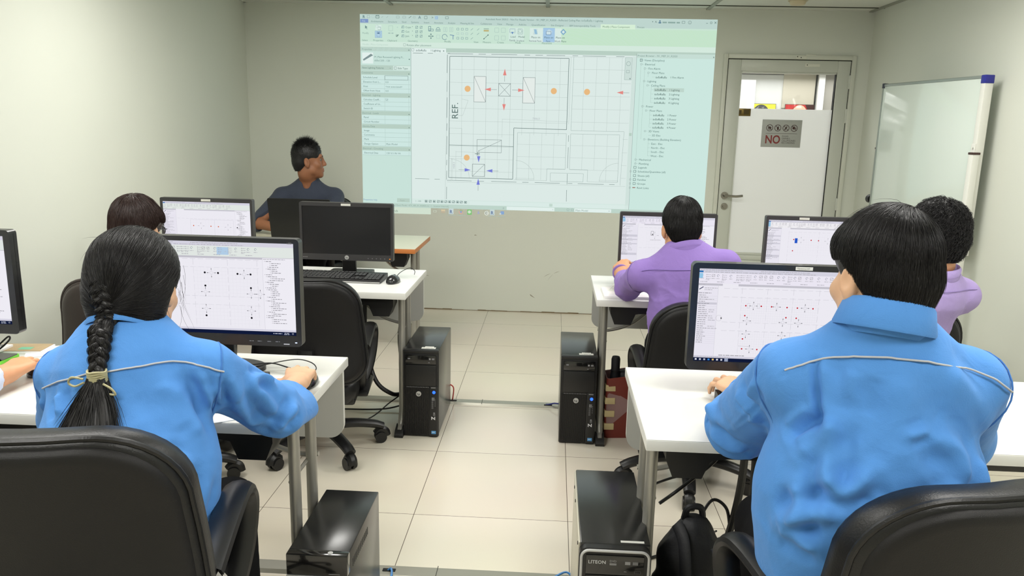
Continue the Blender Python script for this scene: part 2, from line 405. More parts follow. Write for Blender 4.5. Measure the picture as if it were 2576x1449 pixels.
bp.box((1.404, D-.003, 1.625), (1.428, D-.002, 1.655), 1).box((1.446, D-.003, 1.622), (1.484, D-.002, 1.658), 1)
bp.build('brass_plate', [BRASS, mat('brass_dark', (74, 62, 34), .4, .7)], leaf)
# painted-over screw plates where a door closer once sat
cl = MB().box((1.795, D-.026, 2.040), (1.875, D-.022, 2.060), 0, .001).box((1.868, D-.025, 2.062), (1.94, D-.022, 2.070), 0, .001).box((1.872, D-.015, 1.983), (1.98, D-.012, 2.005), 0, .001)
for x, z in ((1.805, 2.053), (1.832, 2.047), (1.886, 1.995)): cl.cyl((x, D-.0265, z), (x, D-.024, z), .004, seg=10, mi=1) if z > 2.02 else cl.cyl((x, D-.0155, z), (x, D-.013, z), .004, seg=10, mi=1)
cl.build('closer_marks', [mat('patched_paint', (214, 214, 200), .5), BLK], door)
# ---- notice on the door
sg = thing('notice_sign', 'grey notice with four prohibition symbols and NO in red on the white door', 'sign', (1.745, D+.004, 1.484))
MB().box((-.150, -.003, -.104), (.150, .0015, .104), 0, .0005).build('panel', mat('sign_grey', (168, 170, 164), .45), sg)
p = Pic(.0003); DK = (62, 32, 28); RD = (128, 44, 40)
for k in range(4):
    cx = -.093+.062*k; cy = .042
    p.ring(cx, cy, .0235, .0042, DK, 1, n=26); p.line(cx-.0165, cy+.0165, cx+.0165, cy-.0165, .004, DK, 2)
    if k == 0:
        p.poly([(cx-.013, cy-.006), (cx+.013, cy-.006), (cx+.010, cy-.012), (cx-.010, cy-.012)], DK, 3); p.poly([(cx-.013+.0015*0, cy-.003)]+[(cx+.013*math.cos(a), cy-.003+.013*math.sin(a)) for a in [pi-k2*pi/8 for k2 in range(9)]], DK, 3)
    if k == 1:
        p.poly([(cx-.008, cy+.008), (cx+.008, cy+.008), (cx+.005, cy-.015), (cx-.005, cy-.015)], DK, 3); p.line(cx+.002, cy+.006, cx+.009, cy+.018, .0025, DK, 3)
    if k == 2:
        p.line(cx-.010, cy-.014, cx+.006, cy+.010, .008, DK, 3); p.line(cx+.004, cy+.010, cx+.009, cy+.017, .003, DK, 3)
    if k == 3:
        p.rect(cx-.013, cy-.008, cx+.006, cy+.006, DK, 3); p.poly([(cx+.007, cy), (cx+.014, cy+.006), (cx+.014, cy-.008)], DK, 3); p.disc(cx-.008, cy+.009, .0045, DK, 3); p.disc(cx+.002, cy+.009, .0045, DK, 3)
p.line(-.119, 0, .119, 0, .0018, DK, 2)
p.text('NO', -.122, -.075, .087, RD, 2, bold=.02, sx=.84)
for i, t in enumerate(('FOOD', 'DRINKS', 'CELLPHONES', 'RECORDING')): p.text(t, .006, -.0265-.0163*i, .0175, (92, 88, 84), 2, bold=.004)
p.build('printing', lambda u, v, d: (u, -.0032-d, v), sg, paint)
# ---- the bright corridor behind the glass
CW = mat('corridor_wall', (206, 207, 203), .7, noise=.02); CB = mat('corridor_panel', (188, 182, 164), .6); CWH = mat('corridor_white', (244, 243, 238), .6)
yc = 7.62
cw = MB().box((.2, yc, 0), (3.6, yc+.08, 2.5), 0).box((.2, D+.1, 0), (.28, yc, 2.5), 0).box((3.52, D+.1, 0), (3.6, yc, 2.5), 0)
cw.box((2.13, yc-.012, 1.72), (2.425, yc, 2.03), 1).box((2.445, yc-.05, 0), (2.50, yc, 2.5), 2).box((2.428, yc-.02, 1.2), (2.436, yc, 2.03), 3)
cw.box((2.5, yc-.02, 0), (2.66, yc, 2.5), 4).box((1.66, yc-.03, 1.2), (1.87, yc, 1.97), 2).box((1.70, yc-.034, 1.2), (1.80, yc, 1.90), 0)
cw.box((.2, yc-.10, 2.028), (3.5, yc, 2.05), 2).box((.2, yc-.004, 2.022), (3.5, yc, 2.028), 3)
struct(cw.build('wall_corridor', [CW, CB, CWH, BLK, mat('corridor_grey', (168, 164, 154), .5)]))
struct(MB().box((.2, D+.1, 2.5), (3.6, yc+.08, 2.56)).build('ceiling_corridor', CW)); struct(MB().box((.2, D+.1, -.06), (3.6, yc+.08, 0)).build('floor_corridor', mat('corridor_floor', (196, 188, 170), .3)))
# two painted portraits; only their upper edges clear the frosted film
def portrait(x, lab, bg, hair, skin, bald):
    t = thing('portrait_picture', lab, 'picture', (x, yc-.013, 1.57))
    MB().box((-.137, -.006, -.186), (.137, .0, .186), 0, .001).build('frame', mat('thin_dark_frame', (58, 54, 46), .5), t)
    p = Pic(.0006); p.rect(-.133, -.182, .133, .182, bg, 0)
    p.poly([(-.05+.1*0-.055*1.6*0, -.182)]+[(.085*math.cos(a), .062+.118*math.sin(a)) for a in [2*pi*k/28 for k in range(28)]][:0]+[(-.12, -.182), (.12, -.182), (.1, -.09), (.04, -.05), (-.04, -.05), (-.1, -.09)][1:], hair, 1)
    p.poly([(.088*math.cos(2*pi*k/32), .062+.116*math.sin(2*pi*k/32)) for k in range(32)], hair, 2)
    if bald:
        p.poly([(.084*math.cos(2*pi*k/32), .05+.13*math.sin(2*pi*k/32)) for k in range(32)], skin, 3); p.poly([(-.03, .172), (.012, .176), (.018, .150), (-.035, .150)], (250, 226, 206), 4); p.poly([(.05, .182), (.133, .182), (.133, .12), (.088, .10)], hair, 2)
    else:
        p.poly([(.070*math.cos(2*pi*k/32), .03+.088*math.sin(2*pi*k/32)) for k in range(32)], skin, 3); p.poly([(-.05, .14), (-.02, .165), (-.03, .135)], (120, 122, 126), 4); p.poly([(0, .15), (.03, .16), (.02, .14)], (120, 122, 126), 4)
    p.build('painting', lambda u, v, d: (u, -.0062-d, v), t, paint)
portrait(1.940, 'yellow portrait picture of a dark-haired head seen through the door glass', (226, 224, 40), (52, 54, 58), (190, 186, 180), False)
portrait(2.298, 'red portrait picture of a pale forehead seen through the door glass', (188, 40, 38), (60, 26, 24), (236, 190, 160), True)
# round ceiling sensor above the door
sd = thing('ceiling_sensor', 'small round beige sensor on the ceiling above the door', 'detector', (1.652, 5.735, ZC))
MB().lathe([(0, -.030), (.045, -.030), (.052, -.022), (.056, -.010), (.056, 0)], seg=28).build('housing', mat('aged_plastic', (206, 192, 160), .45), sd)
MB().lathe([(.058, -.003), (.060, -.006), (.066, -.004), (.067, 0)], seg=28).build('base', mat('aged_plastic2', (190, 178, 150), .5), sd)
# ---- tables -----------------------------------------------------------------------------
TOPW = mat('white_laminate', (222, 222, 217), .28, noise=.01, coat=.1); PANEL = mat('grey_laminate', (200, 200, 194), .4, noise=.02); LEGM = mat('silver_powder_coat', (168, 166, 158), .38, .55); BPL = mat('black_plastic', (22, 22, 22), .42, noise=.1, bump=.05, bscale=400)
TW, TD, TZ = 1.48, .60, .73
def make_table(label, top_mat, edge_mat, panel=True, inset=.040):
    """local origin: floor under the middle; x across, y away from the sitter"""
    t = thing('training_table', label, 'table')
    x0, x1, y0, y1 = -TW/2, TW/2, -TD/2, TD/2
    MB().box((x0, y0, TZ-.03), (x1, y1, TZ-.0015), 1, .0015).box((x0+.001, y0+.001, TZ-.002), (x1-.001, y1-.001, TZ), 0).build('tabletop', [top_mat, edge_mat], t)
    if panel: MB().prism(rr(x0+.012, .455, x1-.012, TZ-.035, (.05, .05, .004, .004), 8), 'y', y1-.03, y1-.012).build('modesty_panel', PANEL, t)
    MB().box((x0+.2, y0+.075, TZ-.078), (x1-.2, y0+.125, TZ-.03), 0, .003).build('under_beam', BPL, t)
    for s in (-1, 1):
        X = s*(x1-inset)
        L = MB()
        for yy, ft in ((y0+.16, -.075), (y0+.31, .19)):
            L.tube(spline([(X, yy, TZ-.03), (X, yy, .4), (X, yy, .16), (X, yy+ft*.12, .10), (X, yy+ft*.5, .042), (X, yy+ft, .020)], 5), .0165, 14)
        L.tube([(X, y0+.16, .055), (X, y0+.31, .055)], .012, 10)
        leg = L.build('leg', LEGM, t)
        for e, g in ((y0+.085, -1), (y1-.10, 1)):
            MB().prism([(e-g*.055, 0), (e+g*.030, 0), (e+g*.030, .012), (e+g*.012, .030), (e-g*.035, .048), (e-g*.055, .042)], 'x', X-.021, X+.021).build('foot_cap', BPL, leg)
        b = MB()
        xi = X-s*.02
        b.prism([(xi, TZ-.03), (xi-s*.20, TZ-.03), (xi-s*.20, TZ-.06), (xi-s*.115, TZ-.075), (xi-s*.095, TZ-.125), (xi-s*.02, TZ-.125), (xi, TZ-.075)], 'y', y0+.055, y0+.15)
        b.build('bracket', BPL, t)
        MB().box((min(xi, xi-s*.07), y1-.21, TZ-.10), (max(xi, xi-s*.07), y1-.12, TZ-.03), 0, .004).build('bracket', BPL, t)
        MB().tube(spline([(X-s*.30, y0+.33, TZ-.05), (X-s*.16, y0+.33, TZ-.18), (X-s*.05, y0+.325, TZ-.222), (X+s*.018, y0+.325, TZ-.222)], 5), .008, 8).tube([(X-s*.012, y0+.155, TZ-.235), (X-s*.012, y0+.325, TZ-.235)], .006, 8).build('folding_rod', LEGM, t)
    return t
ORG = mat('orange_wood_edge', (196, 120, 62), .4, noise=.15, nscale=20)
tabs = 'white training tables'
tabL1 = make_table('white table in the front row left, braided woman and a black tower beside it', TOPW, TOPW); tabL1.location = (-.66-TW/2, 2.125, 0); tabL1['group'] = tabs
tabR1 = dup(tabL1, (.255+TW/2, 2.13, 0), 0, 'white table in the front row right, where the short-haired man in blue sits', tabs)
tabL2 = make_table('white table in the second row left, carrying the switched-off monitor', TOPW, TOPW, inset=.049); tabL2.location = (-.66-TW/2, 3.725, 0); tabL2['group'] = tabs
tabR2 = dup(tabL2, (.215+TW/2, 3.725, 0), 0, 'white table in the second row right, below the projection and door', tabs)
tabI = make_table('instructor table with pale top and orange wooden edge against the front wall side', mat('pale_laminate', (216, 214, 190), .3), ORG, panel=False); tabI.location = (-.845-.75, 5.01, 0); tabI.scale.x = 1.5/TW
tabI['label'] = 'instructor table with a pale top and an orange wooden edge'
# ---- office chairs ----------------------------------------------------------------------
LEA = mat('black_leatherette', (16, 16, 17), .40, noise=.12, nscale=14, bump=.22, bscale=260, spec=.4); LEAB = mat('black_shell_cover', (19, 18, 18), .5, noise=.1, bump=.3, bscale=700, spec=.3); PLA = mat('chair_plastic', (18, 18, 19), .38, noise=.08, bump=.04, bscale=300)
def pad(w0, w1, z0, z1, y, th, rb, rt, bow, mb, mi=0, n=10):
    """upholstered slab: outline tapering w0 (bottom) to w1 (top), rounded corners, edges rolled over a thickness th"""
    out = rr(-1, 0, 1, 1, 0, 1)
    H = z1-z0; pts = []
    def corner(cx, cz, a0, r):
        for k in range(n+1):
            a = a0+.5*pi*k/n; pts.append((cx+r*math.cos(a), cz+r*math.sin(a)))
    corner(-w0+rb, z0+rb, pi, rb); corner(w0-rb, z0+rb, 1.5*pi, rb); corner(w1-rt, z1-rt, 0, rt); corner(-w1+rt, z1-rt, .5*pi, rt)
    full = []
    for i, p in enumerate(pts):
        q = pts[(i+1) % len(pts)]; full.append(p); d = math.hypot(q[0]-p[0], q[1]-p[1]); m = int(d/.05)
        for k in range(1, m): full.append((p[0]+(q[0]-p[0])*k/m, p[1]+(q[1]-p[1])*k/m))
    N = len(full); zc = (z0+z1)/2
    # rings from the centre of the front round the edge to the centre of the back
    rings = [(s, 'f') for s in (.3, .55, .75, .88, .95)]+[(.985, 'f2'), (1, 'e'), (.985, 'b2')]+[(s, 'b') for s in (.95, .88, .75, .55, .3)]
    vs = []
    for s, kd in rings:
        for x, z in full:
            xx, zz = x*s, zc+(z-zc)*s
            by = bow*((xx/w0)**2)+.03*math.sin(pi*(zz-z0)/H)-.03
            cush = {'f': th*.5+.012*(1-s**4), 'f2': th*.36, 'e': 0, 'b2': -th*.36, 'b': -th*.5-.004*(1-s**4)}[kd]
            vs.append((xx, y+cush+by, zz))
    fs = [(r*N+i, r*N+(i+1) % N, (r+1)*N+(i+1) % N, (r+1)*N+i) for r in range(len(rings)-1) for i in range(N)]
    k = len(vs); L = len(rings)-1
    vs += [(0, y+th*.5+.012, zc), (0, y-th*.5-.004, zc)]
    fs += [(k, (i+1) % N, i) for i in range(N)]+[(k+1, L*N+i, L*N+(i+1) % N) for i in range(N)]
    mb.add(vs, fs, mi); return full
def make_chair(label, lift=0., lea=None, leab=None):
    """origin on the floor under the column; the sitter faces +y"""
    t = thing('office_chair', label, 'chair', group='black office chairs'); LEA = lea or MATS['black_leatherette']; LEAB = leab or MATS['black_shell_cover']
    m = MB(); full = pad(.245, .222, .50, .955, -.235, .075, .09, .14, .05, m); back = m.build('backrest', LEA, t, 60)
    m = MB(); pad(.232, .210, .512, .943, -.262, .05, .085, .135, .05, m); m.build('back_shell', LEAB, back, 60)
    m = MB(); zc = .7275; e = []
    for x, z in full: e.append((x*.985, -.262+.05*((x/.245)**2)+.03*math.sin(pi*(z-.50)/.455)-.03, zc+(z-zc)*.985))
    m.tube(e, .006, 8, closed=True); m.build('piping', LEA, back)
    m = MB(); b = MB(); pad(.192, .188, -.22, .24, 0, .085, .08, .09, .0, b)
    m.add([(x, z, .455+y) for x, y, z in b.v], b.f); m.build('seat', LEA, t, 60)
    s = MB().box((-.18, -.19, .375), (.18, .20, .412), 0, .012).box((-.11, -.10, .345), (.11, .10, .378), 0, .01).box((-.035, -.30, .36), (.035, -.08, .385), 0, .006)
    s.tube(spline([(0, -.26, .372), (0, -.315, .42), (0, -.325, .52), (0, -.305, .66)], 5), .024, 10, flat=1.5, up=(1, 0, 0)); s.build('underframe', PLA, t)
    for sx in (-1, 1):
        a = MB(); X = sx*.216
        path = spline([(X, -.165, .635), (X, -.04, .652), (X, .08, .662), (X, .145, .650), (X, .178, .605), (X-sx*.006, .165, .53), (X-sx*.02, .135, .455), (X-sx*.04, .10, .40)], 6)
        a.tube(path, [.0185]*len(path), 12, flat=1.7, up=(1, 0, 0))
        path = spline([(X, -.160, .63), (X-sx*.01, -.135, .55), (X-sx*.02, -.09, .46), (X-sx*.04, -.05, .40)], 6); a.tube(path, .013, 10, flat=1.8, up=(1, 0, 0))
        a.box((min(X-sx*.05, X+sx*.01), -.10, .385), (max(X-sx*.05, X+sx*.01), .15, .405), 0, .006)
        a.build('armrest', PLA, t)
    MB().cyl((0, 0, .17), (0, 0, .36), .026).cyl((0, 0, .075), (0, 0, .2), .034).lathe([(.034, .20), (.043, .195), (.045, .08), (.034, .078)]).build('gas_column', PLA, t)
    for k in range(5):
        a = 2*pi*k/5+.3; c, sn = math.cos(a), math.sin(a)
        m = MB().tube(spline([(c*.03, sn*.03, .115), (c*.14, sn*.14, .112), (c*.24, sn*.24, .095), (c*.285, sn*.285, .078)], 4), [.032-.0006*i for i in range(13)], 10, flat=.72)
        leg = m.build('base_arm', PLA, t)
        w = MB(); cx, cy = c*.285, sn*.285; px, py = -sn, c
        for d in (-1, 1): w.cyl((cx+px*.006*d-c*.012, cy+py*.006*d-sn*.012, .027), (cx+px*.024*d-c*.012, cy+py*.024*d-sn*.012, .027), .027, seg=18)
        w.cyl((cx, cy, .02), (cx, cy, .075), .010).tube(spline([(cx+c*.016, cy+sn*.016, .03), (cx+c*.010, cy+sn*.010, .052), (cx-c*.012, cy-sn*.012, .060), (cx-c*.034, cy-sn*.034, .042)], 4), .018, 8, flat=1.2)
        w.build('caster', PLA, leg)
    return t
G = 'black office chairs'
def chair(label, x, y, rz, lift, base=0., **k):
    t = make_chair(label, **k); t.location = (x, y, 0); t.rotation_euler = (0, 0, rz)
    for ch in t.children:
        if ch.name.split('.')[0] not in ('base_arm', 'gas_column'): ch.location.z = lift
        else: ch.rotation_euler.z = base
    return t
chG = chair('black office chair of the braided woman in blue, worn tape on its armrest', -.843, 1.34, .19, .055)
chM = chair('black office chair of the short-haired man in blue, back in front of his shirt', .655, 1.43, .24, -.01)
chE = chair('empty black office chair at the second-row table below the switched-off monitor', -1.035, 3.32, .12, -.095)
chP3 = chair('black office chair of the man in the darker purple shirt', .610, 3.16, .03, -.105, base=.52)
chP4 = chair('black office chair of the curly-haired man in pale purple at the right wall', 1.355, 3.16, .0, -.095)
BRL = mat('brown_black_leatherette', (52, 42, 39), .42, noise=.12, nscale=14, bump=.22, bscale=260)
chP6 = chair('brownish-black office chair of the person with glasses by the left wall', -1.575, 2.90, .02, -.03, lea=BRL, leab=BRL)
chI = chair('black office chair of the instructor in the navy shirt', -1.76, 5.62, pi-.2, -.03)
chS = chair('black office chair under the person in the pale blue sleeve at the left edge', -1.80, 1.36, 0, .0)
TAPE = mat('torn_tape', (168, 166, 160), .35, noise=.4, nscale=60)
ts = []
for k in range(16):
    a = random.uniform(0, 2*pi); ts.append((.216+.03*math.cos(a), -.168+random.uniform(-.016, .01), .636+.018*math.sin(a)))
tt = MB()
for x, y, z in ts: tt.add([(x, y, z), (x+random.uniform(-.012, .012), y-.018, z-.014), (x+random.uniform(-.01, .012), y+.012, z-.022)], [(0, 1, 2)])
for x, y, z in [(.187+random.uniform(0, .03), .10+random.uniform(-.02, .03), .41+random.uniform(-.01, .05)) for _ in range(14)]: tt.add([(x, y, z), (x+.02, y-.02, z-.016), (x+.004, y+.02, z-.02)], [(0, 1, 2)])
tt.build('torn_tape', TAPE, chG).location.z = .055
# ---- whiteboard on its stand -------------------------------------------------------------
wbp = thing('whiteboard', 'white glossy board on a wheeled stand along the right wall', 'whiteboard', (2.195, 4.80, 0), math.atan2(4.33-5.27, 2.27-2.12))
# local x runs from the far end to the near end, local -y faces the room
L = .476; WBM = mat('whiteboard_enamel', (214, 224, 216), .10, noise=.01, coat=.4); WPL = mat('white_frame', (222, 222, 214), .35, noise=.02); BLU = mat('blue_corner', (40, 44, 140), .4)
MB().box((-L+.01, -.010, .86), (L-.01, .010, 1.80), 0, .002).build('board', WBM, wbp)
fr = MB().box((-L, -.014, 1.795), (L, .014, 1.812), 0, .003).box((-L, -.014, .848), (L, .014, .865), 0, .003).box((-L, -.014, .85), (-L+.014, .014, 1.81), 0, .003)
fr.build('frame', mat('thin_grey_frame', (150, 158, 152), .35, .4), wbp)
MB().box((L-.012, -.030, .85), (L+.022, .018, 1.77), 0, .004).build('end_rail', WPL, wbp)
MB().box((L-.014, -.032, 1.768), (L+.024, .020, 1.812), 0, .004).build('corner_cap', BLU, wbp)
MB().box((-L-.004, -.016, 1.785), (-L+.02, .016, 1.816), 0, .003).build('corner_cap', mat('dark_cap', (52, 54, 66), .5), wbp)
for s in (-1, 1):
    X = s*(L+.012)
    up = MB().box((X-.018, -.018+(-.03 if s > 0 else .02), .06), (X+.018, .022+(-.03 if s > 0 else .02), 1.40), 0, .004).build('upright', WPL if s > 0 else mat('grey_upright', (120, 124, 118), .35, .5), wbp)
    yy = -.03 if s > 0 else .02
    MB().box((X-.02, -.020+yy, 1.398), (X+.02, .024+yy, 1.410), 0, .002).build('end_cap', mat('brown_cap', (66, 44, 40), .5), up)
    MB().cyl((X, yy-.018, 1.0), (X, yy-.05, 1.0), .030, seg=24).cyl((X, yy-.05, 1.0), (X, yy-.056, 1.0), .024, seg=24).build('knob', BPL, up) if s > 0 else MB().cyl((X-.018, yy, 1.07), (X-.05, yy, 1.07), .028, seg=24).build('knob', BPL, up)
    MB().box((X-.02, -.26, .045), (X+.02, .10, .08), 0, .006).build('foot', WPL, up)
    for yv in (-.24, .08): MB().cyl((X-.012, yv, .025), (X+.012, yv, .025), .025, seg=16).box((X-.006, yv-.006, .025), (X+.006, yv+.006, .05)).build('caster', BPL, up)
MB().box((-L, .0, .30), (L, .03, .34), 0, .004).build('cross_bar', WPL, wbp)
sk = MB()
for z in (1.38, 1.43): sk.cyl((L+.004, -.031, z), (L+.004, -.034, z), .006, seg=10)
sk.box((L-.012, -.034, 1.36), (L+.020, -.030, 1.455), 0, .001); sk.build('bracket_plate', WPL, wbp)
# ---- projected picture on the front wall (1920 x 1080 grid) -----------------------------
pj = thing('projected_picture', 'large projected drawing program window with a ceiling plan on the front wall', 'projection', (0, D, 0))
SU = 2.722/1920
def PW(u, v, d): return (-1.528+u*SU, -.0006-d, 2.313+v*1.531/1080)
class UI(Pic):
    """picture on a 1920 x 1080 grid, y given downwards"""
    def R(s, x0, y0, x1, y1, c, lay=1): s.rect(x0, -y1, x1, -y0, c, lay)
    def Ln(s, x0, y0, x1, y1, w, c, lay=2): s.line(x0, -y0, x1, -y1, w, c, lay)
    def Fr(s, x0, y0, x1, y1, w, c, lay=2): s.frame(x0, -y1, x1, -y0, w, c, lay)
    def T(s, t, x, y, size=13, c=(74, 104, 100), lay=4, **k): s.text(t, x, -y-size*.36, size, c, lay, **k)
    def Dc(s, x, y, r, c, lay=3): s.disc(x, -y, r, c, lay)
    def S(s, x, y, L, h, c, lay=3): s.scrib(x, -y-h/2, L, h, c, lay)
    def Tr(s, x, y, L, w, a, c, lay=5):
        """arrow head with its tip at x,y pointing at angle a (0 = right, 90 = up)"""
        ca, sa = math.cos(math.radians(a)), math.sin(math.radians(a)); p = [(0, 0), (-L, w/2), (-L, -w/2)]
        s.poly([(x+u*ca-v*sa, -y+u*sa+v*ca) for u, v in p], c, lay)
    def P_(s, pts, c, lay=3): s.poly([(x, -y) for x, y in pts], c, lay)
    def arc(s, x, y, r, a0, a1, w, c, lay=2): s.ring(x, -y, r, w, c, lay, math.radians(a0), math.radians(a1), 14)
TX = (74, 104, 102); LN = (146, 166, 162); DKL = (108, 128, 126)
BG = (220, 234, 230); TI = (190, 213, 206); RB = (201, 228, 211); PN = (200, 226, 217); RW = (206, 231, 226); HD = (184, 207, 195); WH = (226, 240, 236); GRN = (196, 228, 200)
u = UI(); u.R(0, 0, 1922, 1043, BG, 0)
u.build('window', PW, pj, scr(1.0))
u = UI(); u.step = .0003                                            # title bar and ribbon
u.R(0, 0, 1922, 50, TI, 1); u.R(0, 49, 1922, 142, RB, 1); u.R(1096, 57, 1922, 142, GRN, 1); u.R(0, 142, 1922, 170, (212, 233, 221), 1); u.R(0, 170, 1922, 192, HD, 1)
u.T('R', 15, 13, 22, (70, 110, 120), bold=.01)
u.Fr(40, 6, 54, 19, 1.5, LN); u.Fr(65, 6, 82, 18, 1.2, (170, 192, 188)); u.Fr(88, 5, 105, 20, 2, TX); u.Fr(92, 5, 101, 10, 1.5, TX)
for x in (118, 145): u.Ln(x, 17, x+10, 10, 1.5, LN)
for x in (200, 235): u.Fr(x, 8, x+16, 18, 1.5, LN)
u.Ln(268, 17, 282, 7, 2, TX); u.Fr(292, 8, 304, 17, 1.2, LN); u.T('A', 320, 12, 22, (80, 112, 120)); u.Fr(354, 6, 368, 20, 1.5, TX); u.T('>', 392, 12, 18); u.R(410, 4, 428, 22, (170, 200, 220), 2); u.Fr(414, 7, 424, 19, 1.2, (80, 120, 150)); u.Fr(468, 7, 484, 18, 1.5, TX)
u.T('Autodesk Revit 2020.2 - Not For Resale Version - !01_MEP_01_R2020 - Reflected Ceiling Plan: ระดับพื้นชั้น 1 Lighting', 686, 16, 13.2, (100, 132, 126), sx=1.0)
u.Tr(1583, 16, 5, 6, 0, TX); u.T('A,', 1592, 16, 14); u.Dc(1618, 12, 4, (96, 130, 150)); u.R(1611, 17, 1625, 24, (96, 130, 150), 3); u.S(1632, 18, 92, 9, (140, 168, 160)); u.Fr(1735, 11, 1750, 22, 1.4, TX); u.arc(1776, 17, 8, 0, 360, 1.4, TX); u.T('i', 1774, 17, 13)
u.Ln(1862, 20, 1872, 20, 1.8, TX); u.Fr(1884, 13, 1893, 21, 1.5, TX); u.Ln(1906, 11, 1916, 21, 1.8, TX); u.Ln(1916, 11, 1906, 21, 1.8, TX)
u.R(2, 25, 46, 44, (128, 152, 196), 2); u.T('File', 12, 35, 13, (190, 210, 226))
for t, x in (('Architecture', 61), ('Structure', 154), ('Steel', 230), ('Systems', 281), ('Insert', 350), ('Annotate', 406), ('Analyze', 481), ('Massing & Site', 548), ('Collaborate', 658), ('View', 749), ('Manage', 797), ('Add-Ins', 865), ('Quantification', 934), ('Site Designer', 1038), ('BIM Interoperability Tools', 1138)): u.T(t, x, 36+x*.006, 13, (112, 142, 134))
u.R(1305, 33, 1489, 57, (214, 238, 214), 2); u.T('Modify | Place Component', 1314, 45, 13.5, (104, 134, 112)); u.T('Precast', 1499, 45, 13, (118, 148, 138))
u.P_([(28, 58), (28, 76), (33, 71), (38, 79), (40, 77), (36, 69), (42, 68)], (110, 140, 140)); u.T('Modify', 12, 98, 13, (140, 168, 160))
u.R(84, 54, 118, 82, (214, 234, 226), 2); u.Fr(86, 56, 100, 68, 2, (104, 132, 140)); u.Fr(98, 66, 114, 80, 2, (104, 132, 140)); u.R(82, 86, 120, 121, (176, 208, 226), 2); u.Fr(82, 86, 120, 121, 1.2, (120, 156, 190)); u.Fr(92, 90, 110, 116, 1.6, (90, 120, 150)); u.R(95, 94, 107, 101, (90, 120, 150), 4)
u.Fr(158, 58, 180, 84, 1.5, (166, 192, 184)); u.S(155, 96, 30, 7, (166, 192, 184)); u.T('✕'[:0]+'x', 202, 64, 14, (170, 196, 190)); u.Ln(200, 112, 212, 104, 3, TX); u.Fr(198, 104, 206, 114, 1.5, TX)
for t, y in (('Cope', 64), ('Cut', 87), ('Join', 110)):
    u.T(t, 249, y, 14, (98, 130, 128)); u.Fr(230, y-6, 242, y+5, 1.6, (104, 140, 150)); u.Ln(228, y+6, 238, y-7, 1.6, (96, 128, 136)); u.Tr(288, y, 5, 6, -90, LN)
for i, x in enumerate((312, 336)):
    for y in (64, 87, 110): u.Fr(x-7, y-6, x+5, y+6, 1.6, (104, 138, 146)); u.Ln(x-5, y+4, x+6, y-7, 1.5, (96, 128, 136))
u.Fr(376, 58, 388, 80, 2.2, (88, 124, 140)); u.Fr(376, 72, 402, 82, 2, (88, 124, 140)); u.arc(428, 72, 9, 0, 180, 2.2, (88, 124, 140)); u.Ln(414, 74, 442, 74, 2, (88, 124, 140)); u.Ln(414, 81, 442, 81, 2.4, (88, 124, 140))
for x in (458, 490): u.Fr(x, 62, x+7, 84, 1.4, (166, 192, 190)); u.Fr(x+12, 62, x+19, 84, 1.4, (166, 192, 190))
for a in (0, 90, 180, 270): u.Tr(389+15*math.cos(math.radians(a)), 109-15*math.sin(math.radians(a)), 7, 10, a, (96, 128, 130))
u.Ln(380, 109, 398, 109, 2, (96, 128, 130)); u.Ln(389, 100, 389, 118, 2, (96, 128, 130)); u.arc(464, 112, 14, 0, 320, 2.4, (96, 130, 150)); u.Ln(492, 100, 516, 104, 3, (96, 130, 170)); u.Ln(510, 102, 510, 124, 3, (96, 130, 170)); u.Fr(420, 102, 438, 120, 1.3, (172, 198, 194))
for x in (536, 560, 584):
    for y in (70, 93, 117):
        c = (172, 198, 196) if y == 93 else (112, 146, 156)
        u.Fr(x-6, y-5, x+6, y+5, 1.6, c)
for x, y in ((612, 70), (646, 70), (612, 93), (646, 93), (612, 117)): u.Ln(x-6, y+5, x+6, y-5, 2, (130, 160, 158))
u.Ln(676, 66, 704, 66, 2, TX); u.R(676, 72, 704, 80, (190, 176, 120), 3); u.Ln(678, 118, 700, 98, 2, TX); u.Dc(700, 98, 3, TX); u.Dc(678, 118, 3, TX)
for x in (736, 772):
    for y in (72, 112): u.Fr(x, y-11, x+22, y+11, 1.4, (164, 190, 184))
u.R(812, 58, 894, 128, (210, 232, 222), 2); u.Fr(818, 64, 846, 84, 2, (104, 136, 160)); u.Tr(832, 92, 12, 14, -90, (104, 140, 190)); u.Fr(862, 64, 886, 90, 2, (104, 136, 140)); u.arc(874, 76, 8, 0, 360, 1.6, (104, 136, 140))
u.T('Load', 822, 104, 14); u.T('Model', 864, 104, 14); u.T('Family', 816, 123, 13); u.T('In-place', 856, 124, 13)
u.R(926, 58, 1096, 130, (216, 234, 228), 2); u.P_([(948, 64), (962, 66), (966, 90), (952, 88)], (150, 190, 214)); u.Fr(946, 64, 966, 90, 2, (84, 128, 150)); u.R(998, 57, 1060, 129, (166, 200, 228), 3); u.Fr(998, 57, 1060, 129, 1.4, (110, 150, 200)); u.P_([(1014, 72), (1030, 64), (1046, 74), (1040, 90), (1016, 90)], (206, 226, 232), 4); u.Fr(1014, 74, 1040, 91, 2, (84, 120, 150), 5); u.P_([(1106, 60), (1122, 76), (1106, 92), (1090, 76)], (120, 166, 200), 4); u.P_([(1106, 67), (1115, 76), (1106, 85), (1097, 76)], (214, 232, 230), 5)
for t, a, b in (('Vertical Face', 934, 922), ('Face', 1004, 1014), ('Work Plane', 1066, 1060)): u.T('Place on', a, 105, 14.5); u.T(t, b, 124, 13)
for t, x in (('Select', 10), ('Properties', 72), ('Clipboard', 150), ('Geometry', 262), ('Modify', 462), ('View', 622), ('Measure', 672), ('Create', 750), ('Mode', 848), ('Placement', 992)): u.T(t, x, 135, 13, (112, 142, 134))
u.T('Modify | Place Component', 12, 157, 13, (184, 210, 198)); u.Fr(238, 150, 250, 162, 1.4, LN); u.T('Rotate after placement', 256, 157, 14.5, (104, 136, 130))
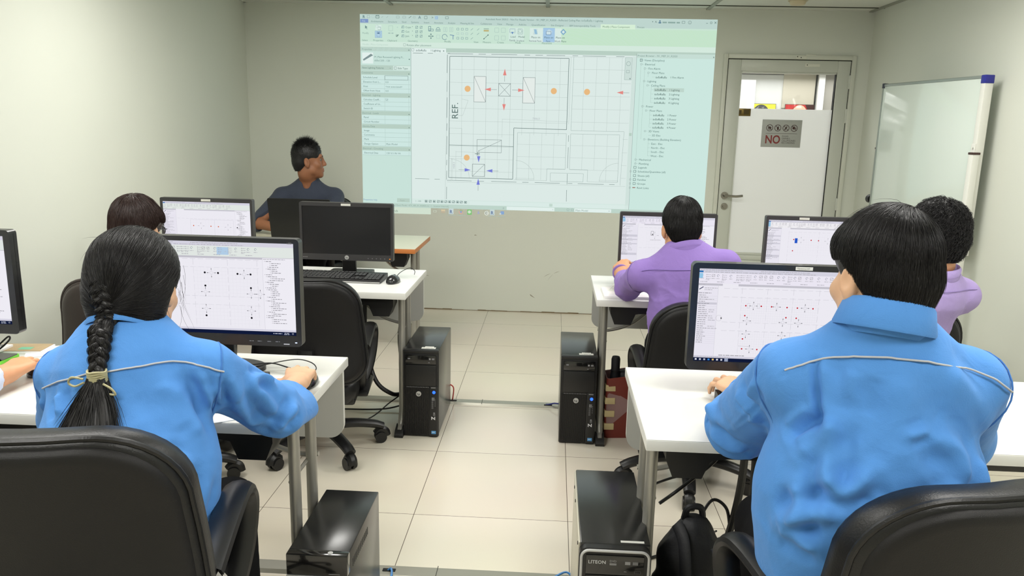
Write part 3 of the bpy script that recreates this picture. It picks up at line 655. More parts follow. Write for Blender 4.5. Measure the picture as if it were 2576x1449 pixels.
u.R(280, 172, 472, 194, WH, 2); u.Fr(284, 176, 296, 188, 1.6, TX); u.T('ระดับพื้นชั้น', 306, 184, 13, (60, 90, 88), bold=.012); u.T('1 Lighting', 386, 183, 14.5, (66, 96, 94), bold=.006); u.T('x', 455, 183, 16, (66, 96, 94), bold=.01)
u.build('ribbon', PW, pj, scr(1.0))
u = UI(); u.step = .0003                                            # properties panel
u.R(0, 172, 278, 1020, PN, 1); u.T('Properties', 8, 182, 13, (128, 156, 148)); u.T('x', 264, 182, 16, TX)
u.R(9, 200, 70, 258, WH, 2); u.P_([(13, 236), (17, 244), (70, 214), (58, 206)], (130, 150, 150), 3); u.T('M_Plain Recessed Lighting Fi...', 77, 222, 13.5, (104, 136, 130)); u.T('600x1200 - 120', 77, 241, 13.5, (110, 140, 136)); u.Tr(270, 236, 6, 8, -90, TX)
u.R(2, 266, 276, 291, HD, 2); u.T('New Lighting Fixtures', 8, 280, 13.5, (100, 130, 124)); u.R(180, 268, 276, 290, (214, 234, 226), 3); u.Fr(186, 273, 198, 286, 1.4, TX, 4); u.T('Edit Type', 206, 280, 14.5, (84, 112, 108), 5); u.T('~', 160, 279, 14)
rows = [('H', 'Constraints', 306), ('Schedule Level', '', 331), ('Elevation from L...', '0.0', 355), ('Host', '<not associated>', 379), ('Offset from Host', '0.0', 402), ('H', 'Electrical - Lighting', 426), ('Calculate Coeffi...', 'c', 450), ('Coefficient of Ut...', '', 474), ('Switch ID', '', 498), ('H', 'Electrical - Loads', 523), ('Panel', '', 546), ('Circuit Number', '', 570), ('H', 'Identity Data', 595), ('Image', '', 618), ('Comments', '', 642), ('Mark', '', 666), ('Design Option', 'Main Model', 691), ('H', 'Electrical - Circuiting', 717), ('Electrical Data', '120 V/1-96 VA', 741)]
for a, b, y in rows:
    if a == 'H': u.R(2, y-11, 276, y+11, HD, 2); u.T(b, 4, y, 13.5, (126, 154, 146)); u.Tr(267, y, 6, 6, 90, TX)
    else:
        u.R(2, y-11.5, 276, y+11.5, RW, 2); u.Ln(2, y+11.5, 276, y+11.5, .9, (150, 172, 166), 3); u.T(a, 12, y, 13.5, (92, 124, 118))
        if b and b != 'c': u.T(b, 137, y, 13.5, (108, 138, 132))
        if b == 'c': u.Fr(138, y-7, 150, y+6, 1.4, TX); u.Ln(141, y, 144, y+3, 1.5, TX, 4); u.Ln(144, y+3, 149, y-4, 1.5, TX, 4)
        u.Ln(132, y-11, 132, y+11, .9, (156, 178, 172), 3); u.Ln(266, y-11, 266, y+11, .9, (156, 178, 172), 3)
u.Fr(134, 321, 262, 343, 1.6, (110, 130, 126), 5); u.T('Properties help', 2, 1004, 13, (120, 150, 190)); u.R(196, 992, 268, 1014, HD, 3); u.T('Apply', 212, 1003, 12, (160, 182, 172)); u.Ln(279, 172, 279, 1020, 2, LN, 3)
u.build('properties_panel', PW, pj, scr(1.0))
u = UI(); u.step = .0003                                            # ceiling plan
G1 = (174, 188, 184)
gx = [560, 626.5, 694, 762, 828, 895, 962, 1030, 1097]; gy = [280, 349, 418, 487, 556, 625]
for x in gx: u.Ln(x, 212, x, 625 if x > 850 else 866, 1.1, G1)
for y in gy: u.Ln(493, y, 1140 if y < 588 else 850, y, 1.1, G1)
for y in (693, 762, 831): u.Ln(493, y, 850, y, 1.1, G1)
u.Ln(493, 212, 1142, 212, 2.8, DKL, 3); u.Ln(493, 212, 490, 868, 2.8, DKL, 3); u.Ln(490, 868, 851, 868, 2.8, DKL, 3); u.Ln(851, 868, 851, 587, 2.8, DKL, 3); u.Ln(851, 587, 1142, 590, 2.8, DKL, 3); u.Ln(1142, 590, 1142, 212, 2.8, DKL, 3); u.Ln(493, 688, 851, 688, 2.2, DKL, 3)
u.Ln(481, 196, 470, 1000, 1.2, G1); u.Ln(494, 196, 480, 196, 1.4, LN); u.Ln(1153, 206, 1153, 560, 1.2, G1)
for a, b in ((205, 300), (340, 400), (430, 540), (570, 610), (640, 740), (770, 800), (830, 880), (920, 990)): u.Ln(479, a, 478, b, 2, DKL)
for a, b in ((300, 380), (410, 440)): u.Ln(a, 879, b, 879, 1.8, DKL)
for y, xs in ((198, ((290, 345), (372, 400), (482, 620), (650, 690), (720, 860), (900, 930), (960, 1000), (1020, 1120), (1160, 1190), (1215, 1340), (1395, 1440))), (884, ((480, 620), (660, 690), (730, 872), (905, 940), (975, 1115), (1160, 1185), (1215, 1360), (1390, 1420)))):
    for a, b in xs: u.Ln(a, y, b, y, 2, DKL)
u.Ln(480, 893, 1480, 893, 1.1, G1); u.Ln(494, 204, 1440, 204, 1, G1)
for a, b in ((620, 655), (685, 800), (830, 890), (920, 985)): u.Ln(1155, a, 1155, b, 2, DKL)
for x in (1226, 1293, 1361, 1429): u.Ln(x, 203, x, 594, 1.1, G1)
for y in (268, 338, 408, 478, 548): u.Ln(1168, y, 1480, y, 1.1, G1)
u.Ln(1168, 203, 1166, 594, 1.4, LN); u.Ln(1166, 594, 1458, 594, 1.4, LN); u.Ln(1458, 594, 1450, 888, 1.2, LN)
for (x0, x1) in ((872, 1142), (1166, 1435)):
    u.Ln(x0, 612, x1, 612, 1.4, LN); u.Ln(x0, 612, x0, 806 if x0 > 900 else 870, 1.4, LN); u.Ln(x1, 612, x1, 806 if x1 < 1200 else 870, 1.4, LN)
    for y in (675, 742, 808): u.Ln(x0, y, x1, y, 1.1, G1)
    for k in (1, 2, 3): u.Ln(x0+67.5*k, 612, x0+67.5*k, 806 if (x0 < 900) == (k > 2) else 868, 1.1, G1)
u.Fr(1061, 828, 1244, 874, 1.4, LN); u.Ln(1040, 806, 1142, 806, 1.4, LN); u.Ln(1040, 806, 1040, 872, 1.4, LN); u.Ln(1166, 806, 1267, 806, 1.4, LN); u.Ln(1267, 806, 1267, 872, 1.4, LN); u.Ln(855, 872, 1040, 872, 1.2, G1); u.Ln(1267, 872, 1436, 872, 1.2, G1)
u.arc(866, 868, 104, 0, 90, 1.4, G1); u.Fr(866, 862, 970, 869, 1.1, G1); u.arc(1436, 868, 102, 90, 180, 1.4, G1); u.Fr(1334, 862, 1436, 869, 1.1, G1); u.arc(504, 868, 102, 0, 90, 1.4, G1); u.Fr(504, 764, 509, 884, 1.1, G1)
for y in (635, 708, 778, 848): u.Ln(1452, y, 1480, y, 1.1, G1)
RC = (116, 130, 130); RED = (226, 138, 132); BLU2 = (118, 126, 214); OR = (232, 186, 130)
for (x0, y0, x1, y1) in ((627, 315, 692, 451), (896, 316, 962, 452)): u.R(x0, y0, x1, y1, (228, 236, 232), 3); u.Fr(x0, y0, x1, y1, 1.8, RC, 4); u.Ln(x0, y0, x1, y1, 1.6, RC, 4)
u.Fr(763, 350, 828, 417, 1.8, RC, 4); u.Ln(763, 350, 828, 417, 1.6, RC, 4); u.Ln(828, 350, 763, 417, 1.6, RC, 4); u.Fr(648, 654, 784, 724, 1.8, RC, 4); u.Ln(655, 717, 784, 656, 1.6, RC, 4); u.Fr(623, 790, 692, 858, 2, RC, 4); u.Ln(623, 858, 692, 790, 1.6, RC, 4)
for x, y in ((592, 382), (1065, 385), (1246, 386), (591, 755)): u.Dc(x, y, 16.5, OR, 4)
for x, y, a in ((795, 272, 90), (794, 495, -90), (685, 383, 180), (905, 384, 0), (1407, 386, 180)):
    ca, sa = math.cos(math.radians(a)), math.sin(math.radians(a)); u.Tr(x, y, 35, 19, a, RED); u.Ln(x-35*ca, y+35*sa, x-68*ca, y+68*sa, 1.6, RC, 4)
for x, y, a in ((658, 780, -90), (614, 823, 0), (702, 825, 180), (657, 870, 90)):
    ca, sa = math.cos(math.radians(a)), math.sin(math.radians(a)); u.Tr(x, y, 34, 19, a, BLU2); u.Ln(x-34*ca, y+34*sa, x-68*ca, y+68*sa, 1.6, RC, 4)
u.text('REF.', 540, -546, 50, (92, 116, 112), 4, rot=pi/2)
u.P_([(560, 435), (596, 442), (566, 525), (560, 525)], BG, 0); u.Ln(560, 437, 596, 444, 1.2, G1); u.Ln(596, 444, 566, 526, 1.2, G1); u.Ln(493, 526, 566, 526, 1.2, G1); u.Fr(493, 595, 562, 750, 1.2, G1)
u.Ln(786, 540, 1150, 548, 1.1, G1); u.Ln(786, 540, 786, 640, 1.1, G1); u.T('7306.0', 952, 534, 15, (176, 184, 190)); u.text('1428.3', 524, -822, 15, (176, 184, 190), 4, rot=pi/2); u.Ln(530, 724, 640, 726, 1.1, G1); u.Ln(530, 720, 530, 884, 1.1, G1)
u.R(648, 724, 652, 742, DKL, 4); u.R(636, 731, 664, 734, DKL, 4)
u.R(1445, 202, 1482, 318, (204, 222, 216), 4); u.Fr(1445, 202, 1482, 318, 1.4, LN, 5); u.arc(1463, 234, 11, 0, 360, 1.8, LN, 6); u.Fr(1454, 268, 1470, 282, 1.6, LN, 6); u.Dc(1475, 312, 4, LN, 6)
u.R(1484, 196, 1502, 1000, (208, 226, 220), 3); u.R(1486, 600, 1500, 616, HD, 4); u.R(280, 992, 1502, 1020, (214, 232, 226), 3); u.T('1 : 100', 300, 1005, 12, (110, 138, 134))
for k, x in enumerate((356, 379, 402, 425, 446, 468, 490, 512, 535, 556, 580)): u.Fr(x, 999, x+13, 1010, 1.8, TX, 5); u.Ln(x+2, 1009, x+12, 1000, 1.5, TX, 5) if k % 2 else u.R(x+3, 1002, x+9, 1008, TX, 5)
u.R(1060, 1000, 1078, 1016, HD, 4); u.R(610, 998, 1482, 1018, (218, 235, 230), 4)
u.build('ceiling_plan', PW, pj, scr(1.0))
u = UI(); u.step = .0003                                            # project browser and status bar
u.R(1506, 180, 1922, 1022, (204, 231, 223), 2); u.R(1506, 180, 1922, 203, (198, 221, 212), 3); u.T('Project Browser - !01_MEP_01_R2020', 1510, 191, 13.5, (116, 146, 138)); u.T('x', 1911, 191, 16, TX); u.Ln(1505, 180, 1505, 1022, 2, LN, 3)
tree = [('Views (Discipline)', 1547, 214), ('Electrical', 1551, 235), ('Fire Alarm', 1571, 257), ('Floor Plans', 1591, 279), ('ระดับพื้นชั้น 1 Fire Alarm', 1612, 301), ('Lighting', 1570, 323), ('Ceiling Plans', 1590, 345), ('ระดับพื้นชั้น 1 Lighting', 1611, 367), ('ระดับพื้นชั้น 2 Lighting', 1611, 390), ('ระดับพื้นชั้น 3 Lighting', 1611, 412), ('ระดับพื้นชั้น 4 Lighting', 1611, 435), ('Power', 1569, 456), ('Floor Plans', 1590, 478), ('ระดับพื้นชั้น 1 Power', 1610, 501), ('ระดับพื้นชั้น 2 Power', 1610, 523), ('ระดับพื้นชั้น 3 Power', 1610, 545), ('ระดับพื้นชั้น 4 Power', 1610, 567), ('3D Views', 1590, 588), ('3D Elec', 1610, 610), ('Elevations (Building Elevation)', 1589, 632), ('East - Elec', 1609, 655), ('North - Elec', 1609, 677), ('South - Elec', 1609, 699), ('West - Elec', 1609, 721), ('Mechanical', 1547, 743), ('Plumbing', 1547, 765), ('Legends', 1544, 786), ('Schedules/Quantities (all)', 1544, 808), ('Sheets (all)', 1544, 831), ('Families', 1544, 853), ('Groups', 1544, 875), ('Revit Links', 1544, 898)]
u.R(1607, 357, 1769, 377, (190, 214, 204), 3)
TC = (82, 116, 112)
for t, x, y in tree:
    if t[0] > 'z': a, b = t.split(' ', 1); u.T(a, x, y+1, 13.5, (60, 92, 88), bold=.012); u.T(b, x+78, y, 14.5, (66, 98, 94), 5)
    else: u.T(t, x, y, 15, TC)
    leaf_ = x >= 1609
    if not leaf_ and t not in ('Legends', 'Sheets (all)'): u.Fr(x-23 if x > 1546 else x-43, y-4, x-15 if x > 1546 else x-35, y+4, 1.4, LN, 4); u.Ln(x-14, y, x-3, y, 1, LN)
    elif leaf_: u.Ln(x-18, y, x-4, y, 1, LN)
for x, y in ((1529, 214), (1526, 786), (1526, 808), (1526, 831), (1526, 853), (1526, 875)): u.Fr(x-5, y-6, x+8, y+6, 1.8, TX, 4)
u.R(1519, 895, 1535, 900, (160, 120, 110), 4)
for x, a, b in ((1530, 240, 765), (1551, 262, 632), (1571, 284, 301), (1592, 350, 435), (1592, 483, 567), (1592, 637, 721)): u.Ln(x, a, x, b, 1, (160, 184, 176), 3)
u.R(0, 1020, 1922, 1043, (190, 213, 202), 3); u.T('ed Revit Model : KTI_AR_01_R2020.rvt : 1 : location Internal]', 176, 1031, 12.5, (140, 164, 152))
u.R(820, 1022, 1090, 1042, WH, 4); u.R(1202, 1022, 1408, 1042, WH, 4); u.T('Main Model', 1208, 1033, 15, (130, 156, 146), 5); u.T('v', 1394, 1031, 12, TX, 5); u.Fr(1160, 1026, 1172, 1036, 1.5, LN, 5); u.Fr(1184, 1026, 1196, 1036, 1.5, LN, 5); u.T('v', 1078, 1031, 12, LN, 5); u.T(':0', 796, 1032, 15, LN, 5)
u.build('project_browser', PW, pj, scr(1.0))
u = UI(); u.step = .0003                                            # search box and task icons on the dark bar
u.R(0, 1043, 389, 1079, (214, 230, 212), 1); u.T('search', 150, 1064, 19, (110, 132, 118))
WT = (212, 222, 208)
u.Fr(404, 1056, 420, 1066, 1.6, WT); u.R(448, 1050, 470, 1068, (222, 206, 170), 2); u.R(448, 1058, 470, 1068, (196, 184, 160), 3)
for x in (502, 736): u.R(x-10, 1042, x+16, 1074, (206, 222, 222), 2); u.T('R', x-6, 1060, 27, (96, 118, 160), bold=.02)
u.Dc(561, 1060, 13, (214, 178, 160), 2); u.Dc(561, 1060, 6.5, (150, 170, 200), 3); u.arc(561, 1060, 10, 20, 140, 5, (150, 190, 140), 3)
u.R(597, 1046, 622, 1074, (126, 204, 120), 2); u.Dc(609, 1059, 9, (214, 232, 206), 3); u.P_([(654, 1068), (660, 1050), (668, 1068)], (170, 176, 206), 2); u.Dc(707, 1063, 13, (220, 226, 214), 2); u.arc(707, 1063, 6, 40, 320, 2.5, (110, 120, 110), 3)
u.R(786, 1050, 806, 1068, (140, 172, 214), 2); u.R(780, 1060, 790, 1070, (206, 218, 220), 3)
for a, b in ((486, 530), (540, 586), (716, 762), (770, 812)): u.R(a, 1079, b, 1081, (176, 196, 190), 2)
u.build('task_icons', PW, pj, scr(.95))
# ---- monitors ---------------------------------------------------------------------------
BEZ = mat('monitor_bezel', (27, 27, 29), .32, noise=.05, bump=.03, bscale=500, coat=.2); BEZG = mat('monitor_grey_bezel', (52, 51, 52), .42, noise=.06, bump=.05, bscale=500); LBL = mat('paper_label', (214, 214, 206), .6); SIL = mat('silver_print', (190, 190, 188), .4, .3)
LCD = mat('lcd_off', (33, 33, 34), .3, noise=.03, spec=.4); REDD = (196, 24, 40); BKD = (24, 24, 30)
def make_monitor(label, loc, W, H, z0, bz=.017, bt=.017, bb=.032, content=None, bezel=None, rz=0., strip=None, base='round', logo=False, led=None, corner=.008):
    """origin on the table top below the screen; the screen faces -y"""
    t = thing('monitor', label, 'monitor', (loc[0], loc[1], TZ), rz); bezel = bezel or BEZ; za = z0-TZ
    w0, w1, s0, s1 = -W/2, W/2, za+bb, za+H-bt
    b = MB(); out = rr(w0, za, w1, za+H, corner, 4); inn = [(w0+bz, s0), (w1-bz, s0), (w1-bz, s1), (w0+bz, s1)]
    n = len(out); m = n//4
    for y, flip in ((-.008, 0),):
        vs = [(x, y, z) for x, z in out]+[(x, y, z) for x, z in inn]+[(x, .012, z) for x, z in out]+[(x, y+.004, z) for x, z in inn]
        fs = []
        for i in range(n):
            q, q2 = (i//m), (((i+1) % n)//m)
            if q == q2: fs.append((i, (i+1) % n, n+q))
            else: fs += [(i, (i+1) % n, n+q2, n+q)]
            fs.append(((i+1) % n, i, n+4+i, n+4+(i+1) % n))
        for q in range(4): fs.append((n+q, n+(q+1) % 4, 2*n+4+(q+1) % 4, 2*n+4+q))
        b.add(vs, fs)
    b.build('bezel', bezel, t)
    bk = MB().prism(out, 'y', .011, .026); bk.prism(rr(-W*.33, za+H*.16, W*.33, za+H*.88, .03, 4), 'y', .026, .052); bk.build('back_cover', bezel, t)
    sc_ = MB().box((w0+bz-.001, -.0042, s0-.001), (w1-bz+.001, .004, s1+.001)).build('screen', LCD, t)
    if content:
        p = UI(); content(p); sw = (W-2*bz)/1920; sh = (s1-s0)/1080; p.step = .0001
        p.build('display_picture', lambda u_, v_, d: (w0+bz+u_*sw, -.0044-d, s1+v_*sh), sc_, scr(.98))
    st = MB().box((-.035, .03, .012), (.035, .055, za+H*.45), 0, .006)
    if base == 'round': st.add([], []); st.prism([(.120*math.cos(a), .055+.075*math.sin(a)) for a in [2*pi*k/36 for k in range(36)]], 'z', 0, .012)
    else: st.prism(rr(-.11, -.03, .11, .14, .02, 4), 'z', 0, .014)
    st.build('stand', BPL, t)
    if strip: MB().box((strip[0]-.024, -.0092, za+H-bt*.80), (strip[0]+.024, -.008, za+H-bt*.22)).build('label_strip', LBL, t)
    if strip and len(strip) > 1:
        p = Pic(.0002); p.text(strip[1], strip[0]-.021, za+H-bt*.62, .0062, (110, 108, 100), 1); p.build('label_print', lambda a_, b_, d: (a_, -.0093-d, b_), t, paint)
    if logo:
        m_ = MB(); m_.cyl((0, -.008, za+.0155), (0, -.0092, za+.0155), .0105, seg=28); m_.build('badge', SIL, t)
        p = Pic(.0002); p.text('hp', -.0062, za+.0115, .0125, (30, 32, 40), 1, bold=.01); p.build('badge_print', lambda a_, b_, d: (a_, -.0094-d, b_), t, paint)
        p = Pic(.0002); p.scrib(w0+.012, za+.012, .024, .0028, (150, 150, 150), 1)
        for k in range(5): p.rect(w1-.13+.021*k, za+.0115, w1-.1245+.021*k, za+.0150, (120, 120, 124), 1)
        p.build('button_marks', lambda a_, b_, d: (a_, -.0082-d, b_), t, paint)
    if led:
        MB().box((w1-.020, -.0095, za+.0115), (w1-.014, -.008, za+.0145)).build('power_light', emit('led_'+led[0], led[1], 1.5), t)
    return t
W1 = (229, 226, 238); W2 = (214, 212, 226); W3 = (238, 236, 244); GRY = (182, 180, 188); LG = (206, 204, 214); TBK = (16, 26, 58); TTX = (158, 156, 164)
def cad_base(p, ribbon=None, panelw=280, tree=1500, tab=.55, taskbar=True, tint=(226, 232, 228)):
    p.R(0, 0, 1920, 1080, W3, 0); p.R(0, 0, 1920, 50, W2, 1); p.R(0, 50, 1920, 170, tint, 1); p.R(0, 170, 1920, 194, (196, 194, 204), 1); p.R(280, 170, 460, 194, W3, 2)
    p.R(2, 26, 48, 46, (40, 110, 180), 2); p.S(700, 18, 560, 9, GRY); p.S(14, 16, 480, 9, GRY)
    x = 66
    for w in (84, 64, 36, 60, 42, 66, 56, 96, 80, 36, 56, 58, 92, 90, 150): p.S(x, 38, w, 9, GRY); x += w+14
    x = 20
    while x < 1500:
        k = random.randint(0, 2); w = random.choice((26, 30, 34))
        if k == 0: p.Fr(x, 66, x+w, 92, 3.5, TTX); p.Ln(x+3, 90, x+w-4, 70, 3, TTX)
        elif k == 1:
            for yy in (66, 88, 110): p.R(x, yy, x+9, yy+9, TTX, 3); p.S(x+13, yy+5, w+8, 6, (170, 168, 178))
        else: p.arc(x+w/2, 80, 12, 0, 300, 3.5, (110, 120, 140))
        p.S(x-4, 112 if k != 1 else 128, w+10, 8, GRY); x += w+random.choice((24, 34, 52))
    for x in range(20, 1500, 190): p.S(x, 150, 80, 8, (170, 168, 178))
    if panelw:
        p.R(0, 194, panelw, 1016, (234, 231, 242), 2); p.Ln(panelw, 172, panelw, 1016, 3, LG, 3); p.S(8, 182, 70, 9, GRY); p.R(8, 200, 66, 256, W3, 3); p.P_([(12, 236), (16, 246), (64, 214), (58, 206)], (80, 80, 110), 4); p.S(76, 222, 150, 9, GRY); p.S(76, 242, 90, 9, GRY); p.S(8, 280, 150, 10, TTX)
        y = 306
        while y < 860:
            if random.random() < .2: p.R(2, y-11, panelw-4, y+11, (206, 204, 216), 3); p.S(8, y, 130, 9, TTX, 4)
            else: p.S(16, y, random.uniform(70, 120), 9, TTX, 4); p.Ln(2, y+12, panelw-4, y+12, 1.5, LG, 3); (p.S(138, y, random.uniform(40, 110), 9, GRY, 4) if random.random() < .5 else None)
            y += 24
    if tree:
        p.R(tree, 176, 1920, 1016, (240, 238, 246), 2); p.Ln(tree, 176, tree, 1016, 3, LG, 3); p.S(tree+8, 188, 260, 9, GRY)
        y = 212; ind = 40
        while y < 960:
            L = random.choice((70, 90, 110, 160)); p.R(tree+ind-18, y-4, tree+ind-10, y+4, GRY, 3); p.S(tree+ind, y, L, 10, TTX, 3); y += 22; ind = random.choice((40, 56, 76, 104, 104, 104, 104))
    p.R(0, 1016, 1920, 1040, W2, 4); p.S(8, 1028, 420, 9, GRY, 5); p.S(panelw+60, 1004, 300, 11, TTX, 3)
    if taskbar:
        p.R(0, 1040, 1920, 1080, TBK, 4)
        for i, c in enumerate(((224, 226, 236), (200, 204, 216), (190, 196, 210), (60, 140, 220), (230, 200, 120), (220, 222, 232), (220, 222, 232))): p.R(20+50*i, 1051, 42+50*i, 1070, c, 5)
        p.R(366, 1042, 408, 1078, (150, 160, 186), 5); p.S(1640, 1060, 110, 11, (190, 196, 214), 5); p.S(1775, 1053, 60, 9, (190, 196, 214), 5); p.S(1770, 1068, 70, 9, (190, 196, 214), 5); p.Fr(1868, 1052, 1884, 1066, 3, (190, 196, 214), 5)
def grid(p, x0, y0, x1, y1, s, c=(226, 224, 233)):
    n = int((x1-x0)/s)
    for k in range(n+1): p.Ln(x0+(x1-x0)*k/n, y0, x0+(x1-x0)*k/n, y1, 1.6, c, 3)
    n = max(1, int((y1-y0)/s))
    for k in range(n+1): p.Ln(x0, y0+(y1-y0)*k/n, x1, y0+(y1-y0)*k/n, 1.6, c, 3)
def dash(p, x0, y0, x1, y1, c=(198, 196, 206)):
    L = math.hypot(x1-x0, y1-y0); n = max(1, int(L/90))
    for k in range(n): p.Ln(x0+(x1-x0)*(k+.1)/n, y0+(y1-y0)*(k+.1)/n, x0+(x1-x0)*(k+.8)/n, y0+(y1-y0)*(k+.8)/n, 3, c, 3)
def fan(p, x, y, s=55, c=BKD, box=True):
    if box: p.Fr(x-s*.42, y-s*.42, x+s*.42, y+s*.42, 2, (200, 198, 208), 4)
    for a in (0, 90, 180, 270):
        dx, dy = math.cos(math.radians(a)), -math.sin(math.radians(a)); p.Tr(x+dx*(s+22), y+dy*(s+22), 18, 10, a, (60, 60, 70), 5); p.Ln(x+dx*s*.6, y+dy*s*.6, x+dx*(s+4), y+dy*(s+4), 2.4, (130, 128, 138), 4)
def cL1(p):
    cad_base(p, panelw=0, tree=1545); p.R(1010, 62, 1150, 150, (178, 206, 232), 3)
    for y in (205, 300, 640, 740): dash(p, 300, y, 1520, y)
    for x in (720, 1130, 1480): dash(p, x, 195, x, 1000)
    for a in ((720, 300, 1480, 640), (720, 740, 1480, 1000)): grid(p, *a, 42)
    for x, y in ((854, 363), (1012, 365), (1244, 368), (1399, 370), (852, 517), (1396, 530), (845, 871), (1388, 884)): p.Dc(x, y, 12, BKD, 6)
    for x, y in ((932, 365), (1322, 372), (850, 590), (1396, 600), (848, 790), (1390, 800), (1505, 600)): fan(p, x, y, 36)
def cR1(p):
    cad_base(p, panelw=232, tree=0, tint=(236, 232, 244)); p.R(2, 54, 46, 112, (150, 200, 232), 3)
    for y in (222, 320, 612, 712): dash(p, 290, y, 1900, y)
    for x in (508, 800, 1096, 1390): dash(p, x, 200, x, 1000)
    for x0 in (508, 800, 1096): grid(p, x0, 330, x0+292, 612, 26); grid(p, x0, 720, x0+292, 1000, 26)
    p.Ln(508, 890, 640, 890, 2.5, (170, 168, 180))
    for x, y in ((562, 414), (739, 415), (858, 417), (1035, 420), (1153, 422), (1331, 424), (560, 530), (1033, 538), (1151, 540), (556, 803), (556, 921), (733, 923)): p.Dc(x, y, 9, REDD, 6)
    for x, y in ((650, 414), (916, 417), (1240, 422), (588, 590), (1002, 596), (1180, 598), (588, 745), (1002, 750), (645, 921)): fan(p, x, y, 30)
    p.arc(262, 568, 34, 0, 360, 2.5, GRY, 5); p.Tr(300, 568, 16, 26, 0, BKD, 6); p.Fr(578, 388, 606, 440, 2, GRY, 5); p.Fr(692, 388, 720, 440, 2, GRY, 5)
def cL2(p):
    cad_base(p, tree=1580, taskbar=True); dash(p, 300, 380, 1560, 380)
    p.Fr(590, 400, 1120, 760, 3, (190, 188, 200), 4); p.Fr(1120, 400, 1540, 760, 3, (190, 188, 200), 4); grid(p, 590, 400, 1120, 900, 66); grid(p, 1120, 400, 1540, 900, 66)
    for x, y in ((655, 540), (1038, 545), (1203, 550), (1620, 560)): p.Dc(x, y, 13, (214, 90, 40) if x < 1600 else BKD, 6)
    for x, y in ((820, 540), (1415, 560)): fan(p, x, y, 52, box=False)
def cR2a(p):
    cad_base(p, panelw=330, tree=1560, tint=(236, 232, 244)); p.R(4, 54, 60, 130, (150, 200, 232), 3); grid(p, 520, 260, 1500, 800, 60)
    for y in (250, 700): dash(p, 360, y, 1500, y)
    fan(p, 690, 420, 60); p.Fr(610, 330, 660, 420, 5, BKD, 5); p.Dc(640, 400, 12, BKD, 6); p.S(600, 520, 220, 9, TTX)
def cR2b(p):
    cad_base(p, tree=1560, tint=(240, 238, 242)); p.R(4, 54, 46, 150, (150, 200, 232), 3)
    for x in (440, 1060, 1500): dash(p, x, 230, x, 930)
    dash(p, 440, 260, 1500, 260); grid(p, 440, 300, 1500, 760, 53)
    for x, y in ((549, 420), (908, 428), (1060, 432), (1418, 440), (545, 669), (1410, 692)): p.Dc(x, y, 13, REDD, 6)
    p.R(572, 390, 628, 500, (40, 90, 200), 6)
    for x, y in ((700, 428), (1250, 440)): fan(p, x, y, 48, box=False)
def cLL(p): cad_base(p, tree=1560)
make_monitor('monitor in front of the braided woman in blue, black dots on its plan', (-.998, 2.205), .52, .327, .827, .016, .014, .034, cL1, led=('white', (200, 210, 230)), corner=.012)
p = Pic(.0002)
mL1 = bpy.data.objects['monitor']
p.text('LED', .2255, .408, .0085, (120, 122, 126), 1)
for k, x in enumerate((.10, .125, .155, .18)): p.scrib(x, .1105, .013, .0028, (130, 132, 140), 1)
p.rect(.205, .1035, .2225, .1060, (214, 218, 230), 1)
p.build('bezel_print', lambda a_, b_, d: (a_, -.0083-d, b_), mL1, paint)
make_monitor('monitor cut off at the left edge, beside the hand on a mouse', (-1.875, 2.205), .52, .32, .835, .020, .018, .030, cLL, corner=.012)
make_monitor('thick-rimmed monitor in front of the short-haired man in blue', (.665, 2.205), .515, .318, .804, .0195, .0165, .026, cR1, strip=(.055, 'TSurewest-HF'), corner=.014)
C2 = dict(W=.472, H=.290, bz=.0125, bt=.019, bb=.031, bezel=BEZG, base='square')
make_monitor('lit monitor of the brown-haired person, near the left wall', (-1.735, 3.79), z0=.815, content=cL2, strip=(0,), **C2)
make_monitor('switched-off dark monitor with a round silver badge', (-1.025, 3.79), z0=.812, strip=(.0,), logo=True, led=('amber', (255, 140, 30)), **C2)
make_monitor('lit monitor partly hidden by the head of the man in darker purple', (.570, 3.80), z0=.805, content=cR2a, **C2)
make_monitor('lit monitor below the white door, a blue rectangle on its plan', (1.275, 3.80), z0=.805, content=cR2b, strip=(-.055,), **C2)
# ---- keyboards and mice -----------------------------------------------------------------
KEY = mat('key_plastic', (30, 30, 31), .45, bump=.03, bscale=400)
def make_keyboard(label, loc, rz=0.):
    t = thing('keyboard', label, 'keyboard', (loc[0], loc[1], TZ), rz, 'black keyboards')
    MB().prism([(-.082, 0), (-.082, .012), (-.072, .0155), (.078, .026), (.082, .022), (.082, 0)], 'x', -.225, .225).build('body', BPL, t)
    MB().box((-.225, -.0845, .003), (.225, -.082, .0075)).build('front_trim', SIL, t)
    k = MB(); zf = lambda y: .0155+(y+.072)*.07
    for r in range(6):
        y = -.060+.0215*r+(.006 if r == 5 else 0); h = .017
        spans = [(-.215, 15, .0190)] if r not in (0,) else [(-.215, 3, .0235), (-.144, 1, .118), (-.025, 4, .0235)]
        for x0, n, w in spans:
            for i in range(n): k.box((x0+i*w+.001, y-h/2, zf(y)), (x0+(i+1)*w-.001, y+h/2, zf(y)+.0065), 0, .0016, 1)
        if r in (0, 1, 3, 4, 5):
            for i in range(3):
                if r == 1 and i != 1: continue
                k.box((.077+i*.019, y-h/2, zf(y)), (.095+i*.019-.001, y+h/2, zf(y)+.0065), 0, .0016, 1)
        for i in range(4):
            if r == 5: continue
            k.box((.141+i*.0195, y-h/2, zf(y)), (.1595+i*.0195, y+h/2, zf(y)+.0065), 0, .0016, 1)
    k.build('keys', KEY, t, 30)
    return t
kb = make_keyboard('black keyboard on the table below the switched-off monitor', (-1.045, 3.71), -.03)
dup(kb, (-1.055, 2.09, TZ), .0, 'black keyboard of the braided woman, its number pad showing by her sleeve', 'black keyboards')
dup(kb, (.715, 2.085, TZ), 0, "black keyboard under the hand of the short-haired man in blue", 'black keyboards')
